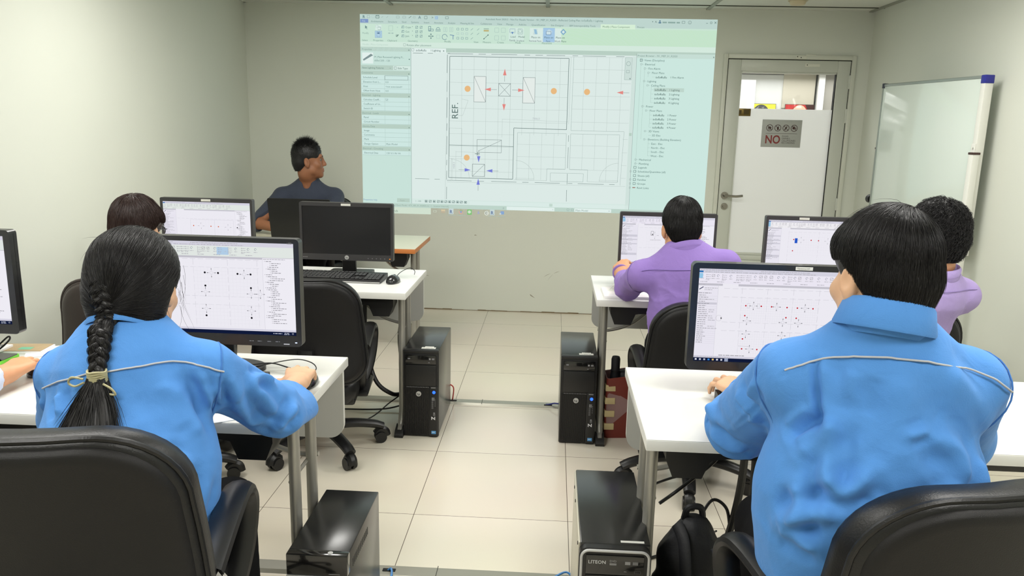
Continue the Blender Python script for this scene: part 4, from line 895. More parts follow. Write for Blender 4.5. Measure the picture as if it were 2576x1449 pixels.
MOU = mat('mouse_plastic', (24, 25, 27), .22, coat=.3)
def make_mouse(label, loc, rz=0., cord=None):
    t = thing('mouse', label, 'mouse', (loc[0], loc[1], TZ), rz, 'black mice')
    solid('body', [ell((0, -.008, .004), (.031, .052, .034), k=.01), ell((0, .020, .004), (.030, .038, .027), k=.012), half((0, 0, .0005), (0, 0, -1), .003)], .0025, MOU, t)
    MB().cyl((-.004, .030, .027), (.004, .030, .027), .008, seg=16).build('wheel', BPL, t)
    if cord: MB().tube(spline(cord, 8), .0017, 6).build('cord', KEY, t)
    return t
make_mouse('black mouse on the empty table below the switched-off monitor', (-.768, 3.672), -.05, [(0, .045, .012), (.01, .09, .03), (.032, .125, .043), (.052, .155, .046), (.07, .165, .03), (.06, .20, .004)])
make_mouse("black mouse under the braided woman's hand", (-.708, 2.14), .1, [(0, .045, .012), (.01, .09, .022), (-.02, .13, .03), (-.08, .155, .028), (-.2, .12, .012), (-.27, .06, .02), (-.33, .12, .004)])
make_mouse('black mouse under the hand at the left edge', (-1.525, 2.155), .05, [(0, .045, .012), (-.02, .1, .02), (-.06, .17, .004)])
# ---- computer towers --------------------------------------------------------------------
TOWM = mat('tower_metal', (30, 31, 32), .24, 0, noise=.05, bump=.02, bscale=500, spec=.7); TOWF = mat('tower_front', (20, 20, 21), .4, bump=.04, bscale=400); TOWG = mat('tower_gloss', (14, 14, 15), .15, coat=.5)
def tower_z(label, loc):
    t = thing('computer_tower', label, 'computer', (loc[0], loc[1], 0), 0, 'black workstation towers under the second row')
    W, Dp, H = .172, .445, .440
    MB().box((-W/2, .022, .012), (W/2, Dp, H), 0, .004).box((-W/2+.01, .05, 0), (-W/2+.03, .4, .013)).box((W/2-.03, .05, 0), (W/2-.01, .4, .013)).build('case', TOWM, t)
    f = MB().box((-W/2, .006, .004), (W/2, .024, H-.006), 0, .004).box((-W/2, -.0, H-.016), (W/2, .03, H), 0, .006)
    f.box((-W/2+.012, -.002, .372), (W/2-.012, .008, .416), 1, .002).box((-W/2+.012, -.001, .262), (W/2-.012, .008, .366), 0, .002).box((-W/2+.012, .000, .312), (W/2-.012, .0065, .3135), 1)
    fr_ = f.build('front_bezel', [TOWF, TOWG], t)
    g = MB()
    for k in range(26): g.box((-W/2+.006+k*.0045, .001, .012), (-W/2+.0085+k*.0045, .008, .250))
    g.box((W/2-.046, -.002, .006), (W/2-.004, .008, .262), 0, .003); g.build('grille', TOWF, fr_)
    d = MB()
    for k in range(15): d.box((-W/2+.018+k*.0078, -.0015, .2535), (-W/2+.022+k*.0078, .006, .2565))
    d.box((W/2-.036, -.0025, .252), (W/2-.014, .004, .258)); d.build('vent_dots', mat('grey_dots', (112, 112, 112), .5), fr_)
    MB().cyl((-.010, .002, .222), (-.010, -.004, .222), .0125, seg=28).build('badge', SIL, t)
    p = Pic(.0002); p.text('hp', -.0185, .2165, .016, (24, 26, 34), 1, bold=.012); p.build('badge_print', lambda a, b, dd: (a, -.0042-dd, b), t, paint)
    MB().cyl((W/2-.022, .0, .232), (W/2-.022, -.004, .232), .0075, seg=20).build('power_light', emit('power_blue', (40, 90, 255), 3.), t)
    p = Pic(.0002)
    for x in (-.03, -.0265, -.023, -.0195): p.rect(W/2+x-.002, .19, W/2+x, .206, (150, 150, 152), 1) if x > -.028 or True else None
    for i, z in enumerate((.180, .170, .160, .150)): p.frame(W/2-.032, z, W/2-.026, z+.006, .0012, (140, 140, 142), 1); p.rect(W/2-.018, z+.012, W/2-.0145, z+.016, (120, 120, 122), 1)
    p.text('220', W/2-.0165, .1125, .012, (196, 196, 200), 1, rot=pi/2); p.text('Z', W/2-.0165, .092, .025, (226, 226, 230), 1, rot=pi/2, bold=.03)
    p.rect(W/2-.034, .020, W/2-.012, .036, (86, 150, 206), 1); p.rect(W/2-.031, .027, W/2-.018, .030, (206, 226, 238), 2)
    p.rect(-W/2+.024, .395, -W/2+.036, .401, (120, 120, 124), 1); p.rect(W/2-.046, .394, W/2-.038, .402, (150, 150, 152), 1); p.rect(W/2-.032, .394, W/2-.020, .402, (120, 120, 124), 1); p.rect(W/2-.05, .379, W/2-.042, .382, (120, 120, 124), 1)
    p.build('front_print', lambda a, b, dd: (a, -.0026-dd, b), t, paint)
    l = MB().box((-.002, .028, H), (.066, .052, H+.0008)).box((.012, .052, H), (.055, .066, H+.0008)); l.build('label_strip', LBL, t)
    p = Pic(.0002); p.scrib(.02, .034, .042, .005, (120, 124, 118), 1); p.scrib(.018, .056, .03, .004, (150, 152, 146), 1); p.build('label_print', lambda a, b, dd: (a, b, H+.001+dd), t, paint)
    return t
tz = tower_z('tall black computer tower by the left second-row table leg, blue light on', (-.603, 3.502))
dup(tz, (.152, 3.495, 0), 0, 'tall black computer tower by the right second-row table and the red bag', 'black workstation towers under the second row')
t = thing('computer_tower', 'plain black computer tower in front of the left front table leg', 'computer', (-.585, 1.80, 0), 0)
W, Dp, H = .163, .365, .385
MB().box((-W/2, .02, .01), (W/2, Dp, H), 0, .003).box((-W/2+.01, .05, 0), (W/2-.01, .32, .012)).build('case', TOWM, t)
MB().box((-W/2, 0, .01), (W/2, .022, H-.062), 0, .003).box((-W/2, -.004, H-.060), (W/2, .024, H), 1, .003).box((-W/2+.012, -.002, .18), (W/2-.016, .01, .30), 1, .002).build('front_bezel', [TOWF, TOWG], t)
MB().box((-W/2, -.006, H-.064), (W/2-.03, .004, H-.060), 0, .001).build('silver_line', SIL, t); MB().ball((W/2-.008, -.002, H-.073), (.012, .007, .009)).build('logo_clip', SIL, t)
MB().cyl((W/2-.048, .010, H), (W/2-.048, .010, H+.0012), .007, seg=18).build('power_button', SIL, t)
v = MB()
for k in range(16): v.box((W/2-.0005, .05+.011*k, .325), (W/2+.0006, .0535+.011*k, .348), M=None)
v.build('side_vents', mat('vent_dark', (12, 12, 12), .7), t)
p = Pic(.0002)
for k in range(4): p.frame(-.055+.026*k, H-.085, -.041+.026*k, H-.078, .0016, (120, 122, 126), 1)
p.rect(W/2-.05, H-.053, W/2-.02, H-.0515, (150, 150, 154), 1); p.build('front_print', lambda a, b, dd: (a, -.0045-dd, b), t, paint)
t = thing('computer_tower', 'wide computer tower with a silver arched front rim beside the backpack', 'computer', (.194, 1.845, 0), 0)
W, Dp, H = .188, .465, .42
SIDE = mat('pale_side_panel', (196, 192, 176), .4, .3, noise=.05)
MB().box((-W/2+.003, .02, .012), (W/2, Dp, H), 0, .004).box((-W/2+.02, .05, 0), (W/2-.02, .42, .014)).build('case', TOWM, t)
sp = MB().box((-W/2-.001, .03, .014), (-W/2+.004, Dp-.002, H-.006), 0, .001).build('side_panel', SIDE, t)
sc_ = MB()
for y, z in ((.06, .405), (.10, .2), (.30, .405), (.40, .40)): sc_.cyl((-W/2-.0006, y, z-.01), (-W/2-.003, y, z-.01), .005, seg=10)
sc_.build('screws', BPL, sp)
MB().prism(rr(-W/2, 0, W/2, H-.002, (.004, .004, .022, .022), 6), 'y', -.002, .024).build('front_bezel', TOWF, t)
r0 = [(x, -.004, z) for x, z in rr(-W/2+.006, -.02, W/2-.006, H-.008, (0, 0, .020, .020), 6)][2:]
MB().tube([(W/2-.006, -.004, .01)]+r0[:0]+[(W/2-.006, -.004, H-.03)]+[(W/2-.026+.020*math.cos(a), -.004, H-.028+.020*math.sin(a)) for a in [pi/2*k/6 for k in range(7)]]+[(-W/2+.026+.020*math.cos(a), -.004, H-.028+.020*math.sin(a)) for a in [pi/2+pi/2*k/6 for k in range(7)]]+[(-W/2+.006, -.004, .01)], .0038, 8).build('silver_rim', SIL, t)
MB().box((-W/2+.018, -.006, H-.075), (W/2-.018, .0, H-.020), 1, .002).box((-W/2+.018, -.005, .24), (W/2-.018, .0, H-.078), 0, .002).build('disc_drive', [TOWF, TOWG], t)
p = Pic(.0002); p.text('LITEON', -W/2+.024, H-.044, .0135, (196, 196, 196), 1, bold=.012, sx=1.0); p.text('DVD', -.014, H-.038, .0085, (150, 150, 150), 1, bold=.01); p.rect(-.014, H-.047, .004, H-.041, (130, 130, 130), 1); p.rect(.026, H-.044, .040, H-.035, (140, 140, 140), 1); p.rect(.046, H-.044, .06, H-.035, (110, 110, 110), 1); p.frame(.052, H-.068, .068, H-.061, .0012, (70, 70, 70), 1); p.rect(.024, H-.065, .031, H-.0628, (110, 110, 110), 1)
p.build('front_print', lambda a, b, dd: (a, -.0062-dd, b), t, paint)
MB().box((.016, .027, H), (.078, .037, H+.0008)).build('label_strip', LBL, t)
# ---- laptop of the instructor ------------------------------------------------------------
t = thing('laptop', 'open black laptop seen from behind on the instructor table', 'laptop', (-1.625, 4.95, TZ))
MB().prism(rr(-.20, -.02, .20, .25, .012, 4), 'z', 0, .018).build('base', TOWF, t)
M = Matrix.Translation((0, -.02, .012)) @ Matrix.Rotation(math.radians(12), 4, 'X')
MB().prism(rr(-.205, 0, .205, .272, .010, 4), 'y', -.008, 0, M=M).build('lid', mat('laptop_lid', (15, 15, 16), .5), t)
p = UI(); p.R(0, 0, 1920, 1080, (214, 222, 224), 0)
p.build('display_picture', lambda u_, v_, d: M @ Vector((.19-u_*.38/1920, .0004+d, .262+v_*.24/1080)), t, scr(.8))
# ---- people -----------------------------------------------------------------------------
def skin(name, rgb):
    m = mat(name, rgb, .5, noise=.06, nscale=18, bump=.06, bscale=220)
    b = m.node_tree.nodes['Principled BSDF']; b.inputs['Subsurface Weight'].default_value = .12; b.inputs['Subsurface Radius'].default_value = (.012, .005, .003); b.inputs['Subsurface Scale'].default_value = .6
    return m
def hairmat(name, rgb, rough=.42): return mat(name, rgb, rough, noise=.15, nscale=40, spec=.42)
def cloth(name, rgb):
    m = mat(name, rgb, .78, noise=.04, nscale=6, bump=.25, bscale=420, spec=.2, sheen=.08)
    nt = m.node_tree; b = nt.nodes['Principled BSDF']; fine = [n for n in nt.nodes if n.type == 'BUMP'][0]
    n = nt.nodes.new('ShaderNodeTexNoise'); n.inputs['Scale'].default_value = 17; n.inputs['Detail'].default_value = 2; n.inputs['Distortion'].default_value = 1.2
    tc = [q for q in nt.nodes if q.type == 'TEX_COORD'][0]; u = nt.nodes.new('ShaderNodeBump'); u.inputs['Strength'].default_value = .28; u.inputs['Distance'].default_value = .008
    nt.links.new(tc.outputs['Object'], n.inputs['Vector']); nt.links.new(n.outputs['Fac'], u.inputs['Height']); nt.links.new(u.outputs['Normal'], fine.inputs['Normal'])
    return m
def folds(F):
    """creases along polylines: (points, width, height); positive stands out, negative cuts in"""
    def D(V):
        out = np.zeros(len(V))
        for pts, w, h in F:
            q = np.array(spline(pts, 6)); d2 = np.full(len(V), 9.); tb = np.zeros(len(V)); n = len(q)-1
            near = (V > q.min(0)-.08).all(1) & (V < q.max(0)+.08).all(1); X = V[near]; bd = np.full(len(X), 9.); bt = np.zeros(len(X))
            for i in range(n):
                a, ab = q[i], q[i+1]-q[i]; t = np.clip(((X-a)@ab)/(ab@ab+1e-12), 0, 1); d = np.linalg.norm(X-a-t[:, None]*ab, axis=1); m = d < bd; bd[m] = d[m]; bt[m] = ((i+t)/n)[m]
            tp = np.clip(np.minimum(bt, 1-bt)*5+.25, 0, 1)
            out[near] += h*tp*(np.exp(-(bd/w)**2)-.55*np.exp(-((bd-2.1*w)/w)**2))
        return out
    return D

EYEW = mat('eye_white', (112, 102, 94), .3); IRIS = mat('iris_dark', (38, 24, 18), .2); BROW = mat('brow_hair', (20, 16, 14), .7); LIP = mat('lip_tone', (150, 92, 78), .45)
def rot_ypr(y, p=0, r=0):
    """columns: head right, forward, up; yaw left positive, pitch down positive, roll"""
    return np.array(Euler((math.radians(-p), math.radians(r), math.radians(y)), 'XYZ').to_matrix())
class Head:
    def __init__(s, c, R, k=1.): s.c = A3(*c); s.R = R; s.k = k
    def w(s, *p): return s.c+s.R@(A3(*p)*s.k)
    def W(s, P): return s.c+(np.asarray(P)*s.k)@s.R.T
    def L(s, P): return ((P-s.c)@s.R)/s.k
    def ell(s, c, r, k=.012, op='u', tilt=None):
        R = s.R if tilt is None else s.R@np.array(Euler([math.radians(a) for a in tilt]).to_matrix())
        return ell(s.w(*c), A3(*r)*s.k, R, k*s.k, op)
    def cap(s, a, b, ra, rb=None, k=.01, op='u', n=None, kf=1.): return cap(s.w(*a), s.w(*b), ra*s.k, (ra if rb is None else rb)*s.k, k*s.k, None if n is None else s.R@A3(*n), kf, op)
    def half(s, p, n, k=.004, op='i'): return half(s.w(*p), s.R@A3(*n), k, op)
def head_prims(H, fat=1.):
    P = [H.ell((0, -.012, .042), (.076, .097, .088)), H.ell((0, .026, -.030), (.060*fat, .066, .086), .03), H.ell((0, .052, -.075), (.042*fat, .040, .040), .025), H.ell((0, .074, -.100), (.022, .018, .016), .018)]
    for s in (-1, 1):
        P += [H.ell((s*.048*fat, .012, -.062), (.018, .032, .024), .025), H.ell((s*.044*fat, .062, -.026), (.022, .022, .020), .025)]
    P += [H.cap((-.034, .083, .028), (.034, .083, .028), .011, k=.018), H.cap((0, .090, .016), (0, .108, -.026), .008, .0115, .012), H.ell((.011, .097, -.032), (.009, .010, .007), .007), H.ell((-.011, .097, -.032), (.009, .010, .007), .007)]
    for s in (-1, 1): P.append(H.ell((s*.032, .098, .008), (.017, .012, .007), .010, 's'))
    P += [H.ell((0, .090, -.058), (.024, .011, .007), .006), H.ell((0, .087, -.070), (.020, .012, .008), .006), H.ell((0, .103, -.0640), (.022, .010, .0016), .002, 's')]
    for s in (-1, 1):
        P += [H.ell((s*.079, -.010, -.008), (.0085, .020, .031), .006, tilt=(8, 0, -s*22)), H.ell((s*.076, -.004, -.036), (.007, .010, .010), .006), H.ell((s*.0875, -.010, -.004), (.006, .012, .020), .005, 's', tilt=(8, 0, -s*22))]
    return P
def hand_prims(w, f, n, side, curl=(18, 32, 22), thumb=.5, k=1., spread=1.):
    """w wrist, f forward, n palm-side normal (down for a hand on a table), side +1 when the thumb lies along f x n ... """
    w, f, n = A3(*w), unit(f), unit(n); n = unit(n-f*(n@f)); s = np.cross(f, n)*side
    P = [cap(w-f*.03*k, w+f*.012*k, .025*k, .024*k, .012, s, 1.12)]
    mc = []
    for i, (lat, fw, L, r) in enumerate(((.0285, .088, .070, .0088), (.0095, .094, .078, .0090), (-.0095, .090, .072, .0086), (-.0275, .080, .056, .0076))):
        m = w+f*fw*k+s*lat*k-n*(.004-.0035*abs(i-1.3))*k; mc.append(m)
        P.append(cap(w+f*.012*k+s*lat*.6*k, m-f*.006*k, .0165*k, .0125*k, .014))
        P.append(ell(m-n*.001*k, (.0105*k,)*3, k=.008))
        a = 0; p = m; yaw = math.radians(lat*260*spread)
        d0 = unit(f*math.cos(yaw)+s*math.sin(yaw))
        for j, (q, c) in enumerate(zip((.46, .30, .24), curl)):
            a += math.radians(c*(1+.08*(i-1))); d = d0*math.cos(a)+n*math.sin(a); e = p+d*L*q*k
            P.append(cap(p, e, r*(1-.10*j)*k, r*(.92-.12*j)*k, .0035)); p = e
    th = w+f*.020*k+s*.026*k+n*.008*k; t1 = th+(f*.026+s*.020+n*.008)*k; t2 = t1+(f*.030+s*(.012*thumb)+n*.006)*k; t3 = t2+(f*.022-s*.006+n*.004)*k
    P += [cap(w+f*.012*k+s*.012*k+n*.004*k, t1, .016*k, .0135*k, .014), cap(t1, t2, .0108*k, .0095*k, .005), cap(t2, t3, .0096*k, .0075*k, .004)]
    return P
def body_prims(J, H, w=1.):
    P = [H.cap((0, -.022, -.035), (0, -.020, -.085), .054*w, .054*w, .02), cap(H.w(0, -.020, -.075), J['nb'], .054*w, .054*w, .02)]
    rx = unit(J['sR']-J['sL']); fy = unit(np.cross(J['up'], rx))
    P += [cap(J['pv'], J['md'], .115*w, .105*w, .05, fy, .78), cap(J['md'], J['ch'], .105*w, .110*w, .05, fy, .75), cap(J['sL'], J['sR'], .042*w, k=.05), cap(J['nb'], J['ch'], .048*w, .09*w, .05, fy, .8)]
    for a in 'LR':
        if 'e'+a in J:
            P += [cap(J['s'+a], J['e'+a], .046*w, .039*w, .02), cap(J['e'+a], J['w'+a], .039*w, .026*w, .02)]
    return P
def shirt_prims(J, H, w=1., arm=.062, slv=('L', 'R'), el_r=.060, cuff=.048, waist=.15, hip=.17, end=1., sh=.058, flat={}):
    rx = unit(J['sR']-J['sL']); fy = unit(np.cross(J['up'], rx)); up = J['up']
    inL, inR = J['sL']+rx*.012, J['sR']-rx*.012
    P = [cap(J['pv'], J['md'], hip*w, waist*w, .06, fy, .78), cap(J['md'], J['ch'], waist*w, .145*w, .06, fy, .76), cap(inL, inR, sh*w, k=.05), cap(J['nb']-up*.015, J['ch'], .067*w, .128*w, .06, fy, .82)]
    for a, q in (('L', inL), ('R', inR)): P.append(cap(J['nb']-up*.022, q+up*.008, .042*w, .046*w, .04))
    for a in slv:
        s, e, wr = J['s'+a], J['e'+a], J['w'+a]
        P += [cap(s, e, arm*w, el_r*w, .03)]
        if a in flat: n, kf, ra, rb, wr = flat[a]; P.append(cap(e, A3(*wr), ra, rb, .025, n, kf))
        elif end > 0: P += [cap(e, e+(wr-e)*end, el_r*w, cuff*w, .025)]
    return P
def march_y(prims, x, z, y0=.6, y1=2.2, n=400):
    """first surface met going +y at given x,z"""
    x = np.atleast_1d(x); z = np.atleast_1d(z); ys = np.linspace(y0, y1, n)
    P = np.stack([np.broadcast_to(x[:, None], (len(x), n)), np.broadcast_to(ys[None], (len(x), n)), np.broadcast_to(z[:, None], (len(x), n))], -1)
    F = sdf(prims, P); i = np.argmax(F < 0, 1); hit = (F < 0).any(1); y = ys[i]
    return np.where(hit, y, np.nan)
def ring_on(prims, c, ax, n=40, rmax=.2, a0=0, a1=2*pi, u=None):
    ax = unit(ax); u = unit(np.cross(ax, (0, 0, 1) if abs(ax[2]) < .9 else (1, 0, 0))) if u is None else unit(u); v = np.cross(ax, u)
    th = np.linspace(a0, a1, n, endpoint=False); d = u*np.cos(th)[:, None]+v*np.sin(th)[:, None]
    rs = np.linspace(.005, rmax, 160); P = A3(*c)+d[:, None]*rs[None, :, None]; F = sdf(prims, P); i = np.argmax(F > 0, 1)
    return A3(*c)+d*rs[i][:, None], d
def wrinkle(J, amp=.006, f=11., seed=0., vert=1., fine=.0005, F=None):
    FD = folds(F) if F else None
    def D(V, N):
        q = V+seed
        w = vnoise(q*np.array([4, 4, 4.])+7)*.5
        a = vnoise(np.stack([q[:, 0]*f*1.1+w*2, q[:, 1]*f*.9, q[:, 2]*f*(.45/vert)+w*3], -1))
        b = vnoise(np.stack([(q[:, 0]+q[:, 2])*f*1.3+w*3, q[:, 1]*f, (q[:, 2]-q[:, 0])*f*.5], -1)+31)
        r = (1-np.abs(a))**3-.35+.6*((1-np.abs(b))**4-.3)
        m = np.ones(len(V))*.45
        for k in 'LR':
            if 'e'+k in J:
                m += .8*np.exp(-((V-J['e'+k])**2).sum(-1)/.010)+.6*np.exp(-((V-(J['s'+k]*.6+J['md']*.4))**2).sum(-1)/.010)
        m += .7*np.clip((J['md'][2]+.02-V[:, 2])/.15, 0, 1)
        top = np.clip((V[:, 2]-(J['ch'][2]-.02))/.08, 0, 1); m *= 1-.6*top
        return amp*r*m+fine*vnoise(q*45)+(FD(V) if FD else 0)
    return D
def collar(J, H, m, parent, rb=.062, h=.040, flare=.026, gap=50, kx=1.0, ky=1.0, off=(0, 0, 0), fold=True, tilt=0.):
    up = unit(H.w(0, -.02, -.06)-J['nb']); up = unit(up*.6+J['up']*.4); rx = unit(J['sR']-J['sL']); fy = unit(np.cross(up, rx)); rx = np.cross(fy, up)
    prof = [(rb-.001, -.02), (rb-.003, h*.5), (rb-.003, h), (rb+.003, h+.004), (rb+.010, h-.004), (rb+flare, -.004), (rb+flare-.002, -.009), (rb+.012, h*.4), (rb+.002, -.02)] if fold else [(rb-.002, -.02), (rb-.003, h), (rb, h+.003), (rb+.004, h), (rb+.006, -.02)]
    n = 64; vs = []; th = [math.radians(90+gap/2+(360-gap)*i/(n-1)) for i in range(n)]; c = J['nb']+A3(*off)
    for a in th:
        back = .5-.5*math.sin(a)
        for r, z in prof:
            zz = z-(1-back)*.030*(1 if z > .0 else .8)+tilt*math.sin(a)
            vs.append(c+rx*math.cos(a)*r*kx+fy*math.sin(a)*r*ky+up*zz)
    k = len(prof); mb = MB(); mb.add(vs, [(i*k+j, (i+1)*k+j, (i+1)*k+(j+1) % k, i*k+(j+1) % k) for i in range(n-1) for j in range(k)]+[tuple(range(k)), tuple((n-1)*k+j for j in range(k-1, -1, -1))])
    return mb.build('collar', m, parent, 60)
def trousers(J, m, parent, h=.009):
    P = []
    for s, a in ((-1, 'L'), (1, 'R')):
        hip = J['pv']+J['rx']*.075*s-J['up']*.03; P += [cap(hip, J['k'+a], .080, .062, .04), cap(J['k'+a], J['a'+a], .064, .050, .02)]
    P.append(cap(J['pv']-J['rx']*.07, J['pv']+J['rx']*.07, .11, k=.05))
    solid('trousers', P, h, m, parent, wrinkle(dict(md=J['pv']-1, ch=J['pv']+1), .004, 14))
    SH = mat('dark_shoe', (26, 24, 24), .4)
    for a in 'LR':
        an = J['a'+a]; f = J['fy']; solid('shoe', [cap((an[0], an[1]-.03, .045), A3(an[0], an[1], .035)+f*.10, .042, .034, .02), cap(A3(an[0], an[1], .03)+f*.08, A3(an[0], an[1], .028)+f*.17, .036, .026, .02), half((0, 0, .002), (0, 0, -1))], .007, SH, parent)
def scalp_points(H, prims, K, seed, keep=None, c=(0, -.015, .03), full=None):
    g = np.random.default_rng(seed); d = g.normal(size=(K*3, 3)); d /= np.linalg.norm(d, axis=1, keepdims=True)
    rs = np.linspace(.03, .17, 90)*H.k; C0 = H.w(*c); F = sdf(prims, C0+d[:, None]*rs[None, :, None]); ok = (F < 0).any(1)
    i = (F.shape[1]-1-np.argmax((F < 0)[:, ::-1], 1)); P = C0+d*rs[i][:, None]
    L = H.L(P); m = ok
    if keep is not None: m = m & keep(L)
    P = P[m][:K]; return P
def grow(prims, P, flow, steps, ds, off=.001, lift=0., g=None, stop=None):
    """hairs that follow the shell: flow(P,N,i) gives a direction"""
    g = g or np.random.default_rng(3); path = [P]; jit = g.normal(size=P.shape)*.06; ds = ds*g.uniform(.6, 1.25, (len(P), 1)); o = off+np.abs(g.normal(size=len(P)))*off
    for i in range(steps):
        N = grad(prims, P); d = flow(P, N, i)+jit; d -= N*(d*N).sum(-1, keepdims=True); d /= np.linalg.norm(d, axis=-1, keepdims=True)+1e-9
        Pold = P; P = P+d*ds; dist = sdf(prims, P); P = P-N*np.clip(dist-o-lift*(i+1), -.006, .006)[:, None]
        if stop is not None: P = np.where(stop(P)[:, None], P, Pold+(P-Pold)*.06)
        path.append(P)
    return np.stack(path, 1)
def new_person(lab, J, group=None):
    for k in list(J): J[k] = A3(*J[k])
    J['rx'] = unit(J['sR']-J['sL']); J['up'] = unit(J['nb']-J['md']); J['fy'] = unit(np.cross((0, 0, 1), J['rx']))
    if 'kL' not in J:
        for s, a in ((-1, 'L'), (1, 'R')):
            J['k'+a] = J['pv']+J['rx']*s*.11+J['fy']*.40-A3(0, 0, .05); J['a'+a] = J['k'+a]+J['fy']*.02-A3(0, 0, J['k'+a][2]-.09)
    t = thing('person', lab, 'person')
    return t
def eyes(H, parent):
    for s in (-1, 1):
        e = MB(); e.ball((0, 0, 0), .0110*H.k, 0, 16); e.ball((0, .0068*H.k, 0), (.0062*H.k, .0052*H.k, .0062*H.k), 1, 12)
        o = e.build('eye', [EYEW, IRIS], parent); M = Matrix(H.R.tolist()).to_4x4(); M.translation = Vector(H.w(s*.032, .0768, .006)); o.matrix_local = M
def brows(H, parent):
    for s in (-1, 1):
        MB().tube([tuple(H.w(s*.016, .0945, .024)), tuple(H.w(s*.032, .0935, .031)), tuple(H.w(s*.048, .082, .026))], [.0035*H.k, .0042*H.k, .002*H.k], 6, flat=.6).build('eyebrow', BROW, parent)
PV = lambda *a: A3(*a)
BLUE = cloth('work_shirt_blue', (80, 138, 206)); PURP = cloth('shirt_purple', (142, 116, 186)); LAV = cloth('shirt_pale_purple', (172, 152, 208)); NAVY = cloth('shirt_navy', (56, 62, 76)); DKG = cloth('shirt_dark_grey', (52, 48, 50)); PALE = cloth('shirt_pale_blue', (206, 214, 236)); TRO = mat('black_trousers', (16, 16, 18), .85, bump=.2, bscale=300, spec=.15); PIPE = mat('grey_piping', (176, 178, 182), .4); SEAM = cloth('seam_blue', (66, 116, 182))
SKA = skin('skin_light', (216, 172, 138)); SKB = skin('skin_warm', (206, 150, 112)); SKC = skin('skin_brown', (146, 96, 66))
BLACKH = hairmat('black_hair', (18, 16, 17)); BROWNH = hairmat('dark_brown_hair', (46, 30, 26), .4)
def std_person(lab, J, H, shirt, sk, hh=.0045, sh_h=.007, fat=1., w=1., skw={}, hands={}, wr=None, collar_kw=None, vneck=0., sleeve_cut=1.0, body_slv=('L', 'R')):
    t = new_person(lab, J)
    B = head_prims(H, fat)+body_prims(J, H, w)
    for a, kw in hands.items(): B += hand_prims(J['w'+a], *kw['f'], **kw['o'])
    solid('body', B, hh, sk, t, it=1)
    S = shirt_prims(J, H, w, **skw)
    full = list(S)
    if vneck: q = J['nb']+J['fy']*.062; S += [cap(q+J['up']*.06, q-J['up']*vneck, .050, .012, .006, op='s')]
    for a in skw.get('slv', ('L', 'R')):
        e_, w_ = J['e'+a], J['w'+a]
        if skw.get('end', 1.) > 0:
            d = unit(w_-e_); q = e_+(w_-e_)*sleeve_cut; ln = np.linalg.norm(w_-e_)
            S.append(half(q, d, .003, lo=q-.11, hi=q+.11))
            fl_ = skw.get('flat', {}).get(a)
            if fl_: d = unit(A3(*fl_[4])-e_); q = e_+(A3(*fl_[4])-e_)*sleeve_cut; S[-1] = half(q, unit(d+A3(.35, 0, .1)), .003, lo=q-.14, hi=q+.14); S.append(cap(q-d*.06, q+d*.05, fl_[3]-.004, fl_[3]-.002, .004, fl_[0], fl_[1], op='s'))
            else: r = skw.get('cuff', .048)*w; S.append(cap(q-d*.045, q+d*.03, r-.010, r-.006, .004, op='s'))
    o = solid('shirt', S, sh_h, shirt, t, wr or wrinkle(J), it=2)
    if collar_kw is not None: collar(J, H, shirt, o, **collar_kw)
    return t, o, full
# -- the woman with the braid, front row left
G = dict(kL=(-.97, 1.78, .53), kR=(-.80, 1.78, .53), aL=(-.98, 1.80, .09), aR=(-.80, 1.82, .09), pv=(-.835, 1.40, .62), md=(-.842, 1.410, .80), ch=(-.866, 1.475, .975), nb=(-.872, 1.510, 1.062), sL=(-1.005, 1.50, .952), sR=(-.708, 1.50, .975), eL=(-1.125, 1.66, .800), wL=(-1.05, 1.93, .775), eR=(-.636, 1.675, .832), wR=(-.684, 1.985, .790))
GF = [([(-.698, 1.44, .997), (-.686, 1.448, .948), (-.689, 1.454, .894)], .010, .010), ([(-.942, 1.372, .964), (-.927, 1.342, .932)], .010, .010), ([(-.676, 1.447, .974), (-.684, 1.485, .90)], .007, -.010), ([(-.74, 1.413, .983), (-.704, 1.414, .918), (-.683, 1.397, .875)], .016, .009), ([(-.756, 1.398, .988), (-.699, 1.383, .897)], .02, .007),
      ([(-.63, 1.525, .95), (-.617, 1.564, .901), (-.606, 1.60, .846)], .014, .014), ([(-.625, 1.544, .952), (-.618, 1.594, .941), (-.609, 1.618, .919)], .010, .014), ([(-.575, 1.657, .85), (-.588, 1.626, .832), (-.604, 1.617, .811)], .012, .014), ([(-.644, 1.488, .962), (-.65, 1.534, .883), (-.641, 1.595, .823)], .014, .012), ([(-.658, 1.464, .969), (-.666, 1.492, .907)], .008, -.010), ([(-.60, 1.62, .80), (-.62, 1.58, .815), (-.66, 1.55, .84)], .013, .013),
      ([(-.66, 1.35, .86), (-.70, 1.31, .82), (-.72, 1.29, .76)], .018, .010), ([(-.645, 1.38, .80), (-.66, 1.35, .74), (-.66, 1.34, .70)], .016, .010), ([(-1.02, 1.44, .93), (-1.03, 1.46, .88)], .010, .012), ([(-.86, 1.31, .95), (-.80, 1.30, .90)], .02, .006)]
HG = Head((-.878, 1.560, 1.135), rot_ypr(4, 16, -3), .93)
